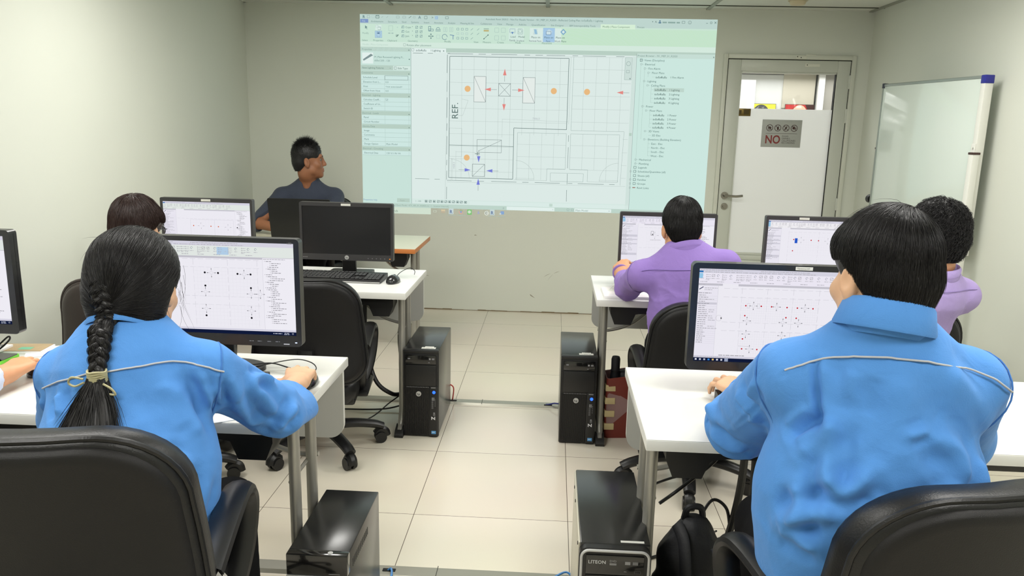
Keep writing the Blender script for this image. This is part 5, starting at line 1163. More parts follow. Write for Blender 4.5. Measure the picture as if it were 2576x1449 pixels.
t, sh, SF = std_person('woman in a blue work shirt with a long black braid, seated at the front-left table', G, HG, BLUE, SKA, .0036, .0052, w=.92,
    skw=dict(arm=.066, el_r=.066, cuff=.047, waist=.184, hip=.196, sh=.056, flat=dict(R=((.88, 0, -.47), 1.65, .046, .040, (-.646, 1.955, .768)))), sleeve_cut=.64,
    hands=dict(R=dict(f=((-.22, 1, .0), (0, .05, -1)), o=dict(side=1, curl=(6, 36, 30), thumb=1.1, k=1.03, spread=1.7)), L=dict(f=((.2, 1, -.05), (0, 0, -1)), o=dict(side=-1, curl=(14, 26, 18), k=.95))),
    wr=wrinkle(G, .0055, 9, 2.3, F=GF), collar_kw=dict(rb=.060, h=.040, flare=.022, gap=40, off=(0, -.002, .006)))
def yoke(prims, xs, zf, m, parent, r=.0028, name='piping', y0=.8, y1=1.9):
    xs = np.array(xs); z = np.array([zf(x) for x in xs]); y = march_y(prims, xs, z, y0, y1); k = ~np.isnan(y)
    MB().tube([(a, b-.0045, c) for a, b, c in zip(xs[k], y[k], z[k])], r, 8).build(name, m, parent)
def seam_ring(prims, c, ax, m, parent, r=.0016, lift=.0004):
    P, d = ring_on(prims, c, ax, 48); MB().tube([tuple(p+q*lift) for p, q in zip(P, d)], r, 6, closed=True).build('seam', m, parent)
GX, GZ = [-1.014, -.948, -.882, -.81, -.764, -.742, -.706, -.677, -.655], [.953, .986, 1.008, 1.018, 1.021, 1.019, 1.013, 1.003, .990]
yoke(SF, np.linspace(-1.014, -.655, 50), lambda x: np.interp(x, GX, GZ), PIPE, sh, .0019)
seam_ring(SF, G['sR']*.9+G['eR']*.1, (G['eR']-G['sR'])*.6+A3(.12, 0, .05), SEAM, sh); seam_ring(SF, G['sL']*.9+G['eL']*.1, (G['eL']-G['sL'])*.6+A3(-.12, 0, .05), SEAM, sh)
trousers(G, TRO, t)
# hair: smooth cap drawn back into a braid
hg = [HG.ell((0, -.014, .044), (.091, .112, .096)), HG.ell((0, -.050, -.018), (.088, .070, .078), .03), HG.ell((.008, -.056, -.072), (.070, .050, .056), .03)]
hcut = [HG.ell((0, .100, -.050), (.100, .062, .125), .01, 's'), HG.ell((.092, .034, -.066), (.032, .050, .056), .008, 's'), HG.ell((-.092, .034, -.066), (.032, .050, .056), .008, 's')]
def comb_grain(V, N):
    L = HG.L(V); return .0016*vnoise(np.stack([L[:, 0]*90, L[:, 1]*20, L[:, 2]*20], -1))
hair = solid('hair', hg+hcut, .0045, BLACKH, t, comb_grain)
knot = HG.w(-.004, -.112, -.052)
P0 = scalp_points(HG, hg, 13000, 5, keep=lambda L: (L[:, 2] > -.075) & ((L[:, 1] < .055) | (L[:, 2] > .075)))
def fl(P, N, i):
    d = knot-P; d[:, 2] *= .9; return d/(np.linalg.norm(d, axis=-1, keepdims=True)+1e-6)
PA = grow(hg, P0, fl, 11, .0105, .0010, stop=lambda P: (HG.L(P)[:, 1] < .075) & (HG.L(P)[:, 2] > -.115))
strands('hair_strands', PA, rng.uniform(.0003, .00055, len(PA)), BLACKH, hair)
ctr = [tuple(HG.w(-.014, -.088, .045)), tuple(HG.w(-.018, -.104, .012)), tuple(HG.w(-.016, -.112, -.030)), tuple(HG.w(-.010, -.104, -.065)), (-.872, 1.424, 1.078), (-.860, 1.39, 1.045), (-.853, 1.38, 1.012)]
ctr = np.array(spline(ctr, 12)); yb = march_y(SF, ctr[:, 0], np.minimum(ctr[:, 2], 1.075), .9, 1.9)
m_ = ctr[:, 2] < 1.085; ctr[m_, 1] = np.minimum(ctr[m_, 1], yb[m_]-.016)
for _ in range(4): ctr[1:-1] = (ctr[:-2]+2*ctr[1:-1]+ctr[2:])/4
br = MB(); n_ = len(ctr); tt_ = np.linspace(0, 1, n_); hw = .0225*(1-tt_)+.0135*tt_+.002*np.sin(pi*tt_); T_ = np.gradient(ctr, axis=0); T_ /= np.linalg.norm(T_, axis=1, keepdims=True); sx_ = A3(1, 0, 0); lat = sx_-T_*(T_@sx_)[:, None]; lat /= np.linalg.norm(lat, axis=1, keepdims=True); dep = np.cross(T_, lat)
bundles = []
for i in range(3):
    ph = 2*pi*(tt_*4.6+i/3); c_ = ctr+lat*(hw*.62*np.sin(ph))[:, None]+dep*(hw*.30*np.sin(2*ph))[:, None]; bundles.append(c_)
    br.tube([tuple(p) for p in c_], list(hw*.52), 12)
braid = br.build('braid', BLACKH, hair, 80)
pa = []
g_ = np.random.default_rng(11)
for c_ in bundles:
    for k in range(800):
        i0 = g_.integers(0, n_-16); sl = slice(i0, i0+15); th = g_.uniform(0, 2*pi); r_ = hw[sl]*.53; tw = th+np.linspace(0, .5, 15)
        pa.append(c_[sl]+lat[sl]*(r_*np.cos(tw))[:, None]+dep[sl]*(r_*np.sin(tw))[:, None]+g_.normal(size=3)*.0012)
strands('braid_strands', np.array(pa), g_.uniform(.0003, .0006, len(pa)), BLACKH, braid)
end = ctr[-1]
TIEM = mat('straw_tie', (172, 166, 128), .6, noise=.2, nscale=60)
tie = MB()
for k in range(6): tie.tube([(end[0]+.0165*math.cos(a), end[1]+.0150*math.sin(a), end[2]-.012+.0038*k+.0012*math.sin(3*a+k)) for a in [2*pi*j/20 for j in range(20)]], .0023, 6, closed=True)
tie.tube(spline([(end[0]-.02, end[1]-.012, end[2]-.006), (end[0]-.040, end[1]-.016, end[2]-.002), (end[0]-.048, end[1]-.014, end[2]-.014), (end[0]-.036, end[1]-.014, end[2]-.020), (end[0]-.018, end[1]-.014, end[2]-.012)], 5), .0022, 6)
tie.tube(spline([(end[0]+.018, end[1]-.012, end[2]-.014), (end[0]+.034, end[1]-.014, end[2]-.022), (end[0]+.040, end[1]-.012, end[2]-.034), (end[0]+.028, end[1]-.012, end[2]-.034)], 5), .0022, 6)
tie.build('hair_tie', TIEM, hair)
K = 2600; u_ = g_.uniform(-1, 1, K); dpt = g_.uniform(0, 1, K); s_ = np.linspace(0, 1, 12); L_ = .135+.02*g_.normal(size=K)
X = end[0]-.0+u_[:, None]*(.012+.054*s_[None]**.9)+.006*s_*g_.normal(size=(K, 1)); Zt = end[2]-.004-L_[:, None]*s_[None]
ysf = march_y(SF, X.ravel(), Zt.ravel(), .9, 1.9).reshape(X.shape); ysf = np.where(np.isnan(ysf), 1.33, ysf)
Yt = ysf-.008-(.030*dpt*np.sqrt(np.clip(1-u_**2, 0, 1)))[:, None]*(.75+.25*(1-s_))[None]; w0 = np.clip(1-s_*4, 0, 1); Yt = Yt*(1-w0)+w0*(end[1]-.014*(dpt-.5)[:, None]*2)
strands('ponytail', np.stack([X, Yt, Zt], -1), g_.uniform(.0005, .0010, K), BLACKH, hair)
tc_ = MB().tube([tuple(end+A3(0, 0, .004)), (end[0], np.nanmin([end[1], march_y(SF, end[0], end[2]-.04, .9, 1.9)[0]-.014]), end[2]-.035), (end[0]+.002, march_y(SF, end[0], end[2]-.08, .9, 1.9)[0]-.010, end[2]-.08), (end[0]+.004, march_y(SF, end[0], end[2]-.13, .9, 1.9)[0]-.006, end[2]-.13)], [.015, .026, .042, .054], 14, flat=.42, up=(0, 1, 0)); tc_.build('ponytail_core', BLACKH, hair, 80)
wp = []
for k in range(12):
    b = HG.w(.080+.003*g_.normal(), .045+.012*g_.normal(), -.005+.03*g_.normal()); ln = g_.uniform(.04, .10); cu = g_.normal(size=3)*.03
    wp.append(np.array([b+A3(.006*s+cu[0]*s*s*.5+.006*math.sin(s*4+k)*s, .006*s, -ln*s) for s in np.linspace(0, 1, 12)]))
for k in range(120):
    p = P0[g_.integers(0, len(P0))]; N = grad(hg, p[None])[0]; d = unit(knot-p+g_.normal(size=3)*.06); am = g_.uniform(.4, 1)
    wp.append(np.array([p+N*(.003+.008*math.sin(s*2))*am+d*.045*s for s in np.linspace(0, 1, 12)]))
strands('loose_strands', np.array(wp), .0003, BLACKH, hair)
# -- the man in the blue work shirt, front row right
M = dict(pv=(.612, 1.40, .62), md=(.614, 1.385, .83), ch=(.618, 1.395, 1.025), nb=(.600, 1.370, 1.170), sL=(.462, 1.425, 1.036), sR=(.780, 1.41, 1.036), eL=(.445, 1.700, .832), wL=(.548, 2.055, .782), eR=(.872, 1.60, .865), wR=(.775, 1.93, .785), kL=(.535, 1.74, .57), kR=(.76, 1.76, .54), aL=(.53, 1.82, .09), aR=(.79, 1.80, .09))
MF = [([(.479, 1.356, 1.093), (.484, 1.338, 1.028), (.484, 1.318, .98)], .006, -.007), ([(.496, 1.345, 1.093), (.502, 1.328, 1.028), (.500, 1.308, .97)], .012, .008), ([(.515, 1.306, 1.004), (.493, 1.286, .938), (.493, 1.262, .889)], .015, .013), ([(.488, 1.274, .91), (.515, 1.249, .89), (.559, 1.246, .933)], .013, .013), ([(.645, 1.265, .994), (.70, 1.276, .967), (.737, 1.268, .913)], .018, .011), ([(.683, 1.304, 1.099), (.74, 1.324, 1.044), (.80, 1.385, .956)], .024, .010),
      ([(.425, 1.316, .797), (.459, 1.275, .828), (.502, 1.248, .856)], .016, .016), ([(.432, 1.311, .784), (.48, 1.258, .774)], .014, .015), ([(.444, 1.347, .955), (.481, 1.33, .995)], .009, -.013), ([(.612, 1.263, .991), (.649, 1.268, 1.002)], .008, .007), ([(.454, 1.312, .924), (.484, 1.308, .965), (.513, 1.304, .998)], .014, .012), ([(.534, 1.315, 1.09), (.519, 1.314, 1.02)], .018, .007), ([(.598, 1.293, 1.09), (.606, 1.274, 1.021), (.607, 1.244, .933)], .024, .008), ([(.448, 1.30, .88), (.453, 1.283, .839), (.44, 1.29, .80)], .014, .014), ([(.70, 1.26, .92), (.68, 1.25, .88), (.62, 1.25, .87)], .016, .011), ([(.76, 1.30, .95), (.765, 1.28, .89), (.75, 1.27, .85)], .015, .012), ([(.56, 1.25, .90), (.58, 1.25, .87), (.63, 1.25, .875)], .010, .009),
      ([(.38, 1.501, .978), (.404, 1.462, .955), (.418, 1.476, .926)], .013, .012), ([(.365, 1.657, .833), (.407, 1.634, .807), (.44, 1.60, .80)], .014, .012), ([(.393, 1.412, 1.029), (.394, 1.446, .986)], .010, .009), ([(.431, 1.36, 1.063), (.408, 1.449, .961), (.388, 1.60, .84)], .004, -.004), ([(.37, 1.70, .88), (.385, 1.66, .86), (.40, 1.60, .87)], .013, .012), ([(.40, 1.82, .86), (.395, 1.78, .83), (.41, 1.74, .81)], .012, .012), ([(.44, 1.86, .86), (.40, 1.84, .84)], .010, -.010)]
HM = Head((.600, 1.400, 1.238), rot_ypr(12, 10, 2), .93)
t, sh, SF = std_person('man in a blue work shirt with short black hair, seated at the front-right table', M, HM, BLUE, SKA, .0036, .0052, fat=1.08, w=1.0,
    skw=dict(arm=.070, el_r=.072, cuff=.049, waist=.196, hip=.186, sh=.060), sleeve_cut=.66,
    hands=dict(L=dict(f=((-.34, 1, .04), (0, .1, -1)), o=dict(side=-1, curl=(10, 42, 28), thumb=.8, k=1.06, spread=2.6)), R=dict(f=((-.1, 1, -.02), (0, 0, -1)), o=dict(side=1, curl=(16, 28, 20)))),
    wr=wrinkle(M, .0055, 8.5, 5.1, F=MF), collar_kw=dict(rb=.066, h=.042, flare=.020, gap=50, kx=1.0, off=(-.002, -.004, .000)))
MX, MZ = [.43, .473, .502, .534, .58, .645, .732, .789, .83], [1.069, 1.089, 1.103, 1.113, 1.119, 1.115, 1.095, 1.074, 1.046]
yoke(SF, np.linspace(.43, .832, 60), lambda x: np.interp(x, MX, MZ), PIPE, sh, .0019)
seam_ring(SF, M['sR']*.9+M['eR']*.1, (M['eR']-M['sR'])*.6+A3(.14, 0, .05), SEAM, sh); seam_ring(SF, M['sL']*.88+M['eL']*.12, (M['eL']-M['sL'])*.6+A3(-.14, 0, .05), SEAM, sh)
trousers(M, TRO, t)
hm = [HM.ell((0, -.012, .046), (.085, .106, .096)), HM.ell((0, -.050, -.005), (.075, .063, .060), .015), HM.ell((0, -.054, -.045), (.055, .044, .036), .015), HM.ell((0, .050, .062), (.072, .050, .054), .015)]
hcut = [HM.ell((0, .118, -.050), (.105, .062, .100), .01, 's'), HM.ell((.090, .034, -.056), (.036, .064, .066), .008, 's'), HM.ell((-.090, .034, -.056), (.036, .064, .066), .008, 's'), HM.half((0, -.05, -.078), (0, .25, -1), .008)]
hair = solid('hair', hm+hcut, .005, BLACKH, t, lambda V, N: .0018*vnoise(V*60))
def flow_whorl(H, c, swirl=.35, grav=.5):
    def f(P, N, i):
        d = P-c; r = np.linalg.norm(d, axis=-1, keepdims=True)+1e-4; d = d/r
        s = np.cross(N, d)*swirl*np.exp(-r/.06); return d*np.exp(-r/.10)+s+np.array([0, 0, -grav])
    return f
def hairline(H, nape, ear=-.020, slope=.9, front=.055, fz=.055):
    # inside the hair: above a line running from the ear top back and down to the nape, and behind the forehead line
    def k(P):
        L = H.L(P); low = np.maximum(nape, ear-slope*np.maximum(0, -(L[:, 1]-.015))-1.6*np.maximum(0, .050-np.abs(L[:, 0])))
        return (L[:, 2] > low) & ((L[:, 1] < front) | (L[:, 2] > fz))
    return k
kp = hairline(HM, -.074, .034, 1.05, .072, .018)
wh = HM.w(.034, -.050, .130)
P0 = scalp_points(HM, hm, 14000, 8, keep=lambda L: kp(HM.W(L)))
PA = grow(hm, P0, flow_whorl(HM, wh, .35, .8), 8, .0066, .0010, .0002, stop=kp)
strands('hair_strands', PA, rng.uniform(.0003, .00055, len(PA)), BLACKH, hair)
P1 = P0[(HM.L(P0)[:, 2] > .10)][:40]; PB = grow(hm, P1, flow_whorl(HM, wh, .6, .2), 9, .0070, .0022, .0006)
strands('loose_strands', PB, .00035, BLACKH, hair)
# -- simpler seated figures behind
def back_hair(H, t, m, full=(.082, .104, .096), nape=-.085, K=2200, style='short', seed=1, r=(.0005, .0010), ear=.0, slope=1.6, front=.055, fz=.055):
    hp = [H.ell((0, -.012, .044), full), H.ell((0, -.050, -.005), (full[0]*.88, .062, .060), .015), H.ell((0, -.055, -.045), (full[0]*.64, .043, .036), .015)]
    if style == 'bob': hp.append(H.ell((0, .040, .050), (.082, .062, .062), .015))
    cut = [H.ell((0, .118 if style == 'bob' else .110, -.055), (.105, .060, .100), .01, 's')]
    for s in (-1, 1): cut.append(H.ell((s*(full[0]+.006), .034, -.058+ear*.6), (.036, .062, .066), .008, 's'))
    cut.append(H.half((0, -.05, nape), (0, .25, -1), .008))
    amp = {'curly': .006, 'spiky': .001}.get(style, .0018); fr = {'curly': 75}.get(style, 55)
    hair = solid('hair', hp+cut, .006, m, t, lambda V, N: amp*vnoise(V*fr)+amp*.6*vnoise(V*fr*2.1))
    kp = hairline(H, nape, ear, slope, front, fz)
    P0 = scalp_points(H, hp, K, seed, keep=lambda L: kp(H.W(L))); g = np.random.default_rng(seed)
    if style == 'spiky':
        L0 = H.L(P0); N = grad(hp, P0); top = np.clip((L0[:, 2]-.01)/.12, .05, 1)[:, None]
        d = N*.8+g.normal(size=P0.shape)*.30+np.array([0, 0, .5])*top; d = d*top+(1-top)*(N*.25+np.array([0, 0, -1.])+g.normal(size=P0.shape)*.15); ln = (.010+.017*top*g.uniform(.4, 1, (len(P0), 1)))
        PA = np.stack([P0-N*.004+d*ln*s for s in np.linspace(0, 1, 6)], 1)
    elif style == 'curly':
        PA = grow(hp, P0, flow_whorl(H, H.w(.01, -.04, .14), .4, .5), 12, .004, .002, .0005, stop=kp); ph = g.uniform(0, 6.28, (len(P0), 1)); s = np.linspace(0, 1, 13)[None]
        wv = np.stack([np.sin(s*14+ph), np.cos(s*14+ph), np.sin(s*11+ph*2)], -1)*.0040*np.minimum(1, s*3)[..., None]; PA = PA+wv
    else: PA = grow(hp, P0, flow_whorl(H, H.w(.01, -.045, .135), .3, .8), 8, .0070, .0010, .0002, stop=kp)
    strands('hair_strands', PA, g.uniform(r[0], r[1], len(PA)), m, hair)
    return hair
# man in the darker purple shirt
J = dict(kL=(.57, 3.63, .53), kR=(.72, 3.63, .53), aL=(.57, 3.66, .09), aR=(.73, 3.66, .09), pv=(.595, 3.22, .60), md=(.58, 3.16, .76), ch=(.563, 3.175, .915), nb=(.552, 3.195, 1.005), sL=(.382, 3.20, .890), sR=(.726, 3.185, .948), eL=(.352, 3.42, .800), wL=(.338, 3.640, .818), eR=(.80, 3.42, .79), wR=(.72, 3.70, .775))
HP3 = Head((.542, 3.235, 1.088), rot_ypr(2, 14, 0), .95)
t, sh, SF = std_person('man in a darker purple shirt, seated at the second-row right table', J, HP3, PURP, SKB, .0048, .0062, w=.96, skw=dict(arm=.062, el_r=.058, cuff=.045, waist=.16, hip=.18, sh=.058), sleeve_cut=.50,
    hands=dict(L=dict(f=((.05, 1, .32), (.6, .3, -1)), o=dict(side=-1, curl=(40, 62, 40), thumb=.4, k=1.08)), R=dict(f=((0, 1, 0), (0, 0, -1)), o=dict(side=1, curl=(16, 28, 20)))), wr=wrinkle(J, .007, 12, 9.3, vert=.4), collar_kw=dict(rb=.070, h=.030, flare=.012, gap=50, off=(0, -.004, .004)))
SEAMP = cloth('seam_purple', (122, 100, 168))
yoke(SF, np.linspace(.375, .745, 30), lambda x: .945+.06*(x-.55)-.35*(x-.56)**2, SEAMP, sh, .0014, 'seam', 2.6, 3.4); trousers(J, TRO, t); back_hair(HP3, t, BLACKH, (.083, .105, .098), -.070, 5000, 'short', 21, ear=.034, slope=1.3)
seam_ring(SF, J['sL']*.85+J['eL']*.15, (J['eL']-J['sL'])*.6+A3(-.12, 0, .03), SEAMP, sh)
# curly-haired man in pale purple
J = dict(pv=(1.37, 3.02, .60), md=(1.375, 2.95, .76), ch=(1.395, 2.89, .915), nb=(1.412, 2.865, 1.000), sL=(1.262, 2.785, .905), sR=(1.550, 2.93, .905), eL=(1.20, 3.08, .79), wL=(1.15, 3.34, .775), eR=(1.58, 3.20, .79), wR=(1.40, 3.42, .775))
HP4 = Head((1.400, 2.870, 1.125), rot_ypr(14, 4, 0), 1.0)
t, sh, SF = std_person('curly-haired man in a pale purple shirt near the right wall', J, HP4, LAV, SKB, .0048, .0062, w=.96, skw=dict(arm=.064, el_r=.060, cuff=.046, waist=.158, hip=.175, sh=.056), sleeve_cut=.85,
    hands=dict(L=dict(f=((0, 1, 0), (0, 0, -1)), o=dict(side=-1)), R=dict(f=((-.3, 1, 0), (0, 0, -1)), o=dict(side=1))), wr=wrinkle(J, .007, 11, 4.4, vert=.4), collar_kw=dict(rb=.068, h=.036, flare=.012, gap=50, off=(0, -.004, .004)))
yoke(SF, np.linspace(1.30, 1.575, 26), lambda x: .945-.2*(x-1.42)**2, cloth('seam_pale_purple', (140, 122, 176)), sh, .0014, 'seam', 2.4, 3.3); trousers(J, TRO, t); back_hair(HP4, t, BLACKH, (.086, .107, .101), -.078, 4200, 'curly', 33, ear=.030, slope=1.1)
# brown-haired person with glasses
J = dict(pv=(-1.57, 2.86, .60), md=(-1.56, 2.84, .75), ch=(-1.545, 2.82, .90), nb=(-1.535, 2.80, .985), sL=(-1.70, 2.82, .885), sR=(-1.38, 2.82, .885), eL=(-1.76, 3.06, .79), wL=(-1.78, 3.34, .775), eR=(-1.34, 3.06, .79), wR=(-1.40, 3.34, .775))
HP6 = Head((-1.555, 2.80, 1.078), rot_ypr(-4, 10, 0), .94)
t, sh, SF = std_person('brown-haired person with round glasses behind the braided woman', J, HP6, DKG, SKA, .0048, .0075, w=.92, skw=dict(arm=.060, el_r=.058, cuff=.045), sleeve_cut=.9, hands=dict(L=dict(f=((0, 1, 0), (0, 0, -1)), o=dict(side=-1)), R=dict(f=((0, 1, 0), (0, 0, -1)), o=dict(side=1))), collar_kw=dict(rb=.058, h=.02, flare=.01, gap=40, fold=False))
trousers(J, TRO, t); back_hair(HP6, t, BROWNH, (.088, .110, .101), -.050, 5000, 'bob', 44, ear=.036, slope=1.0, front=.095, fz=.0); eyes(HP6, t)
gl = MB()
for s in (-1, 1):
    gl.tube([tuple(HP6.w(s*.034+.024*math.cos(a), .107-.004*abs(math.cos(a)), .006+.022*math.sin(a))) for a in [2*pi*k/24 for k in range(24)]], .0020, 6, closed=True)
    gl.tube([tuple(HP6.w(s*.058, .104, .012)), tuple(HP6.w(s*.075, .085, .012)), tuple(HP6.w(s*.080, .0, .008)), tuple(HP6.w(s*.080, -.012, -.006))], .0018, 6)
gl.tube([tuple(HP6.w(-.010, .107, .010)), tuple(HP6.w(0, .112, .014)), tuple(HP6.w(.010, .107, .010))], .0018, 6); gl.build('glasses', mat('dark_glasses', (34, 30, 48), .3), t)
# instructor in profile
J = dict(pv=(-1.77, 5.60, .60), md=(-1.77, 5.58, .78), ch=(-1.765, 5.52, .955), nb=(-1.755, 5.49, 1.062), sR=(-1.945, 5.47, .962), sL=(-1.565, 5.50, .965), eR=(-2.030, 5.20, .800), wR=(-1.83, 5.12, .772), eL=(-1.50, 5.26, .80), wL=(-1.60, 5.13, .775))
HPI = Head((-1.735, 5.445, 1.222), rot_ypr(-74, -2, 0), 1.04)
t, sh, SF = std_person('instructor in a navy shirt looking at the projected picture, seated by the laptop', J, HPI, NAVY, SKC, .0045, .0065, w=1.0, skw=dict(arm=.062, el_r=.058, cuff=.050, waist=.15, hip=.17, sh=.058, end=.06), sleeve_cut=.10,
    hands=dict(R=dict(f=((1, -.3, -.02), (0, 0, -1)), o=dict(side=1)), L=dict(f=((-1, -.4, 0), (0, 0, -1)), o=dict(side=-1))), wr=wrinkle(J, .006, 11, 7.7), collar_kw=dict(rb=.070, h=.026, flare=.020, gap=105, off=(0, .004, .002)), vneck=.06)
eyes(HPI, t); brows(HPI, t); trousers(J, TRO, t); back_hair(HPI, t, BLACKH, (.080, .101, .095), -.062, 9000, 'spiky', 55, ear=.034, slope=1.3, front=.060, fz=.060)
MB().ball((0, 0, 0), (.021*1.04, .007, .0055), 0, 14).build('lower_lip', LIP, t).matrix_local = Matrix.Translation(Vector(HPI.w(0, .0945, -.0705))) @ Matrix(HPI.R.tolist()).to_4x4()
bt = MB()
for k in range(3): bt.cyl((-1.752+.004*k, 5.30, .985-.06*k), (-1.752+.004*k, 5.29, .985-.06*k), .005, seg=12)
# person at the left edge: a hand on the mouse and a pale cuff reach into the picture
J = dict(pv=(-1.80, 1.36, .62), md=(-1.80, 1.36, .82), ch=(-1.79, 1.42, 1.0), nb=(-1.79, 1.45, 1.10), sL=(-1.98, 1.44, 1.0), sR=(-1.61, 1.44, 1.0), eL=(-2.06, 1.70, .80), wL=(-2.0, 1.98, .775), eR=(-1.585, 1.72, .800), wR=(-1.522, 1.985, .776))
HP7 = Head((-1.79, 1.49, 1.20), rot_ypr(0, 8, 0), 1.0)
t, sh, SF = std_person('person in a pale blue sleeve at the left edge, hand on a mouse', J, HP7, PALE, SKB, .0042, .0065, w=.96, skw=dict(arm=.062, el_r=.058, cuff=.046, waist=.15, hip=.17), sleeve_cut=.90,
    hands=dict(R=dict(f=((.0, 1, .10), (0, .2, -1)), o=dict(side=1, curl=(16, 34, 30), thumb=.4, k=1.05)), L=dict(f=((.1, 1, 0), (0, 0, -1)), o=dict(side=-1))), wr=wrinkle(J, .005, 11, 1.7), collar_kw=dict(rb=.062, h=.034, flare=.022))
trousers(J, TRO, t); back_hair(HP7, t, BLACKH, (.088, .108, .098), -.08, 900, 'short', 66); eyes(HP7, t)
# ---- small things -----------------------------------------------------------------------
CAB = mat('black_cable', (16, 16, 16), .45); BLUC = mat('blue_cable', (60, 130, 196), .4); REDC = mat('red_cable', (190, 52, 44), .4); DBL = mat('dark_blue_cable', (38, 46, 120), .4); GREYC = mat('brown_cable', (80, 58, 48), .5)
def cable(label, pts, r, m, group=None, n=8):
    o = MB().tube(spline(pts, n), r, 8).build('cable', m); return tag(o, label, 'cable', group)
# papers and stationery
PAP = mat('white_paper', (240, 238, 238), .7)
t = thing('paper_stack', 'stack of white paper under the elbow of the man in darker purple', 'paper', (.435, 3.575, TZ), .02)
MB().box((-.185, -.11, 0), (.10, .10, .012), 0, .001).build('sheets', PAP, t)
t = thing('printed_form', 'printed form with ruled boxes lying on the white paper stack', 'paper', (.372, 3.665, TZ+.0125), -.25)
MB().box((-.075, -.105, 0), (.075, .115, .0012)).build('sheet', mat('form_paper', (232, 236, 230), .7), t)
p = Pic(.0002); random.seed(4)
for k in range(9):
    y = -.09+.022*k; p.line(-.068, y, .068, y, .001, (120, 124, 124), 1)
    if k % 2: p.scrib(-.062, y+.006, .10, .005, (110, 114, 116), 1)
for x in (-.068, -.03, .02, .068): p.line(x, -.09, x, .02, .001, (120, 124, 124), 1)
p.build('printing', lambda a, b, d: (a, b, .0013+d), t, paint)
o = tag(MB().tube(spline([(.452, 3.60, TZ+.016), (.44, 3.63, TZ+.030), (.432, 3.67, TZ+.030), (.436, 3.70, TZ+.018)], 5), .0012, 6).build('wire_clip', CAB), 'thin dark wire clip on the printed form', 'clip')
t = thing('ruler', 'clear plastic ruler poking out under the braided woman\'s sleeve', 'ruler', (-.800, 1.862, TZ), .55); MB().box((-.09, -.015, 0), (.09, .015, .002)).build('blade', mat('clear_plastic', (220, 224, 226), .15), t)
o = tag(MB().box((-.05, -.07, 0), (.05, .07, .003)).build('folded_sheet', PAP), 'folded white sheet on the table edge beside the man in blue', 'paper'); o.location = (.605, 1.895, TZ); o.rotation_euler = (0, 0, .6)
# things by the left hand
t = thing('phone', 'phone with a bright green case beside the hand at the left edge', 'phone', (-1.735, 2.225, TZ+.001), -.02)
MB().prism(rr(-.04, -.075, .04, .075, .012, 4), 'z', 0, .009).build('case', mat('green_case', (122, 214, 60), .4), t); MB().prism(rr(-.036, -.071, .036, .071, .009, 4), 'z', .009, .0102).build('screen', mat('phone_screen', (20, 26, 24), .1), t)
t = thing('notebook', 'kraft-covered notebook with a green sticker at the left edge', 'notebook', (-1.735, 2.370, TZ), .12)
MB().box((-.13, -.05, 0), (.085, .035, .010), 0, .001).build('pages', PAP, t); MB().box((-.13, -.05, .010), (.08, .035, .0118), 0, .0005).build('cover', mat('kraft_cover', (176, 154, 118), .7, noise=.1, nscale=30), t); MB().box((.0, -.035, .0118), (.04, -.008, .0124)).build('sticker', mat('green_sticker', (110, 186, 150), .5), t)
o = tag(MB().box((-.09, -.055, 0), (.09, .055, .004), 0, .001).build('white_card', PAP), 'white card lying on the table by the kraft notebook', 'card'); o.location = (-1.62, 2.372, TZ); o.rotation_euler = (0, 0, .5)
t = thing('tablet', 'grey slate with a white border behind the hand at the left edge', 'tablet', (-1.865, 2.335, TZ+.012), .05)
MB().prism(rr(-.10, -.045, .10, .03, .006, 3), 'z', 0, .006).build('body', PAP, t); MB().box((-.088, -.030, .006), (.075, .026, .0066)).build('panel', mat('slate_grey', (96, 94, 92), .3), t)
# cables on the tables and floor
cable('black cable loop beside the monitor at the left edge', [(-1.82, 2.30, .74), (-1.76, 2.28, .765), (-1.705, 2.265, .805), (-1.700, 2.262, .795), (-1.75, 2.275, .757), (-1.80, 2.29, .738)], .0028, CAB)
cable('thin black cable curving across the table from the braided woman\'s monitor', [(-1.00, 2.24, .733), (-.93, 2.255, .745), (-.86, 2.262, .752), (-.80, 2.235, .750), (-.74, 2.205, .745)], .0022, CAB)
fl_ = 'black cables on the floor'
cable('black cable sagging from the second-row left table past its chair', [(-.93, 3.75, .62), (-.92, 3.72, .40), (-.86, 3.66, .23), (-.78, 3.66, .16), (-.735, 3.74, .13), (-.72, 3.86, .06), (-.66, 3.965, .018), (-.60, 3.98, .014)], .011, CAB)
cable('thin black cable lying by the foot of the second-row left table', [(-1.25, 3.62, .006), (-1.05, 3.60, .006), (-.90, 3.66, .02), (-.80, 3.72, .09), (-.745, 3.78, .12)], .0035, CAB)
cable('second thin black cable running along the floor channel on the left', [(-1.4, 3.78, .012), (-1.1, 3.80, .012), (-.85, 3.83, .012), (-.70, 3.90, .04)], .0045, CAB)
cable('thin black wire hanging beside the left second-row table leg', [(-.725, 3.70, .62), (-.742, 3.66, .48), (-.735, 3.66, .34), (-.72, 3.70, .22)], .0022, CAB)
cable('thick black cable on the floor behind the chair of the braided woman', [(-.80, 2.28, .40), (-.805, 2.25, .22), (-.79, 2.22, .06), (-.77, 2.19, .012), (-.75, 2.12, .009)], .008, CAB)
cable('black cable curling on the floor towards the plain tower', [(-.84, 2.20, .010), (-.78, 2.27, .010), (-.71, 2.28, .012), (-.66, 2.20, .03), (-.64, 2.17, .05)], .006, CAB)
cable('black cable arcing to the front-left table leg', [(-.76, 2.17, .010), (-.74, 2.24, .014), (-.69, 2.245, .02), (-.64, 2.19, .04)], .005, CAB)
cable('thin brown wire on the floor below the front-left table', [(-.87, 2.72, .003), (-.80, 2.62, .003), (-.73, 2.54, .003), (-.66, 2.53, .003)], .0022, GREYC)
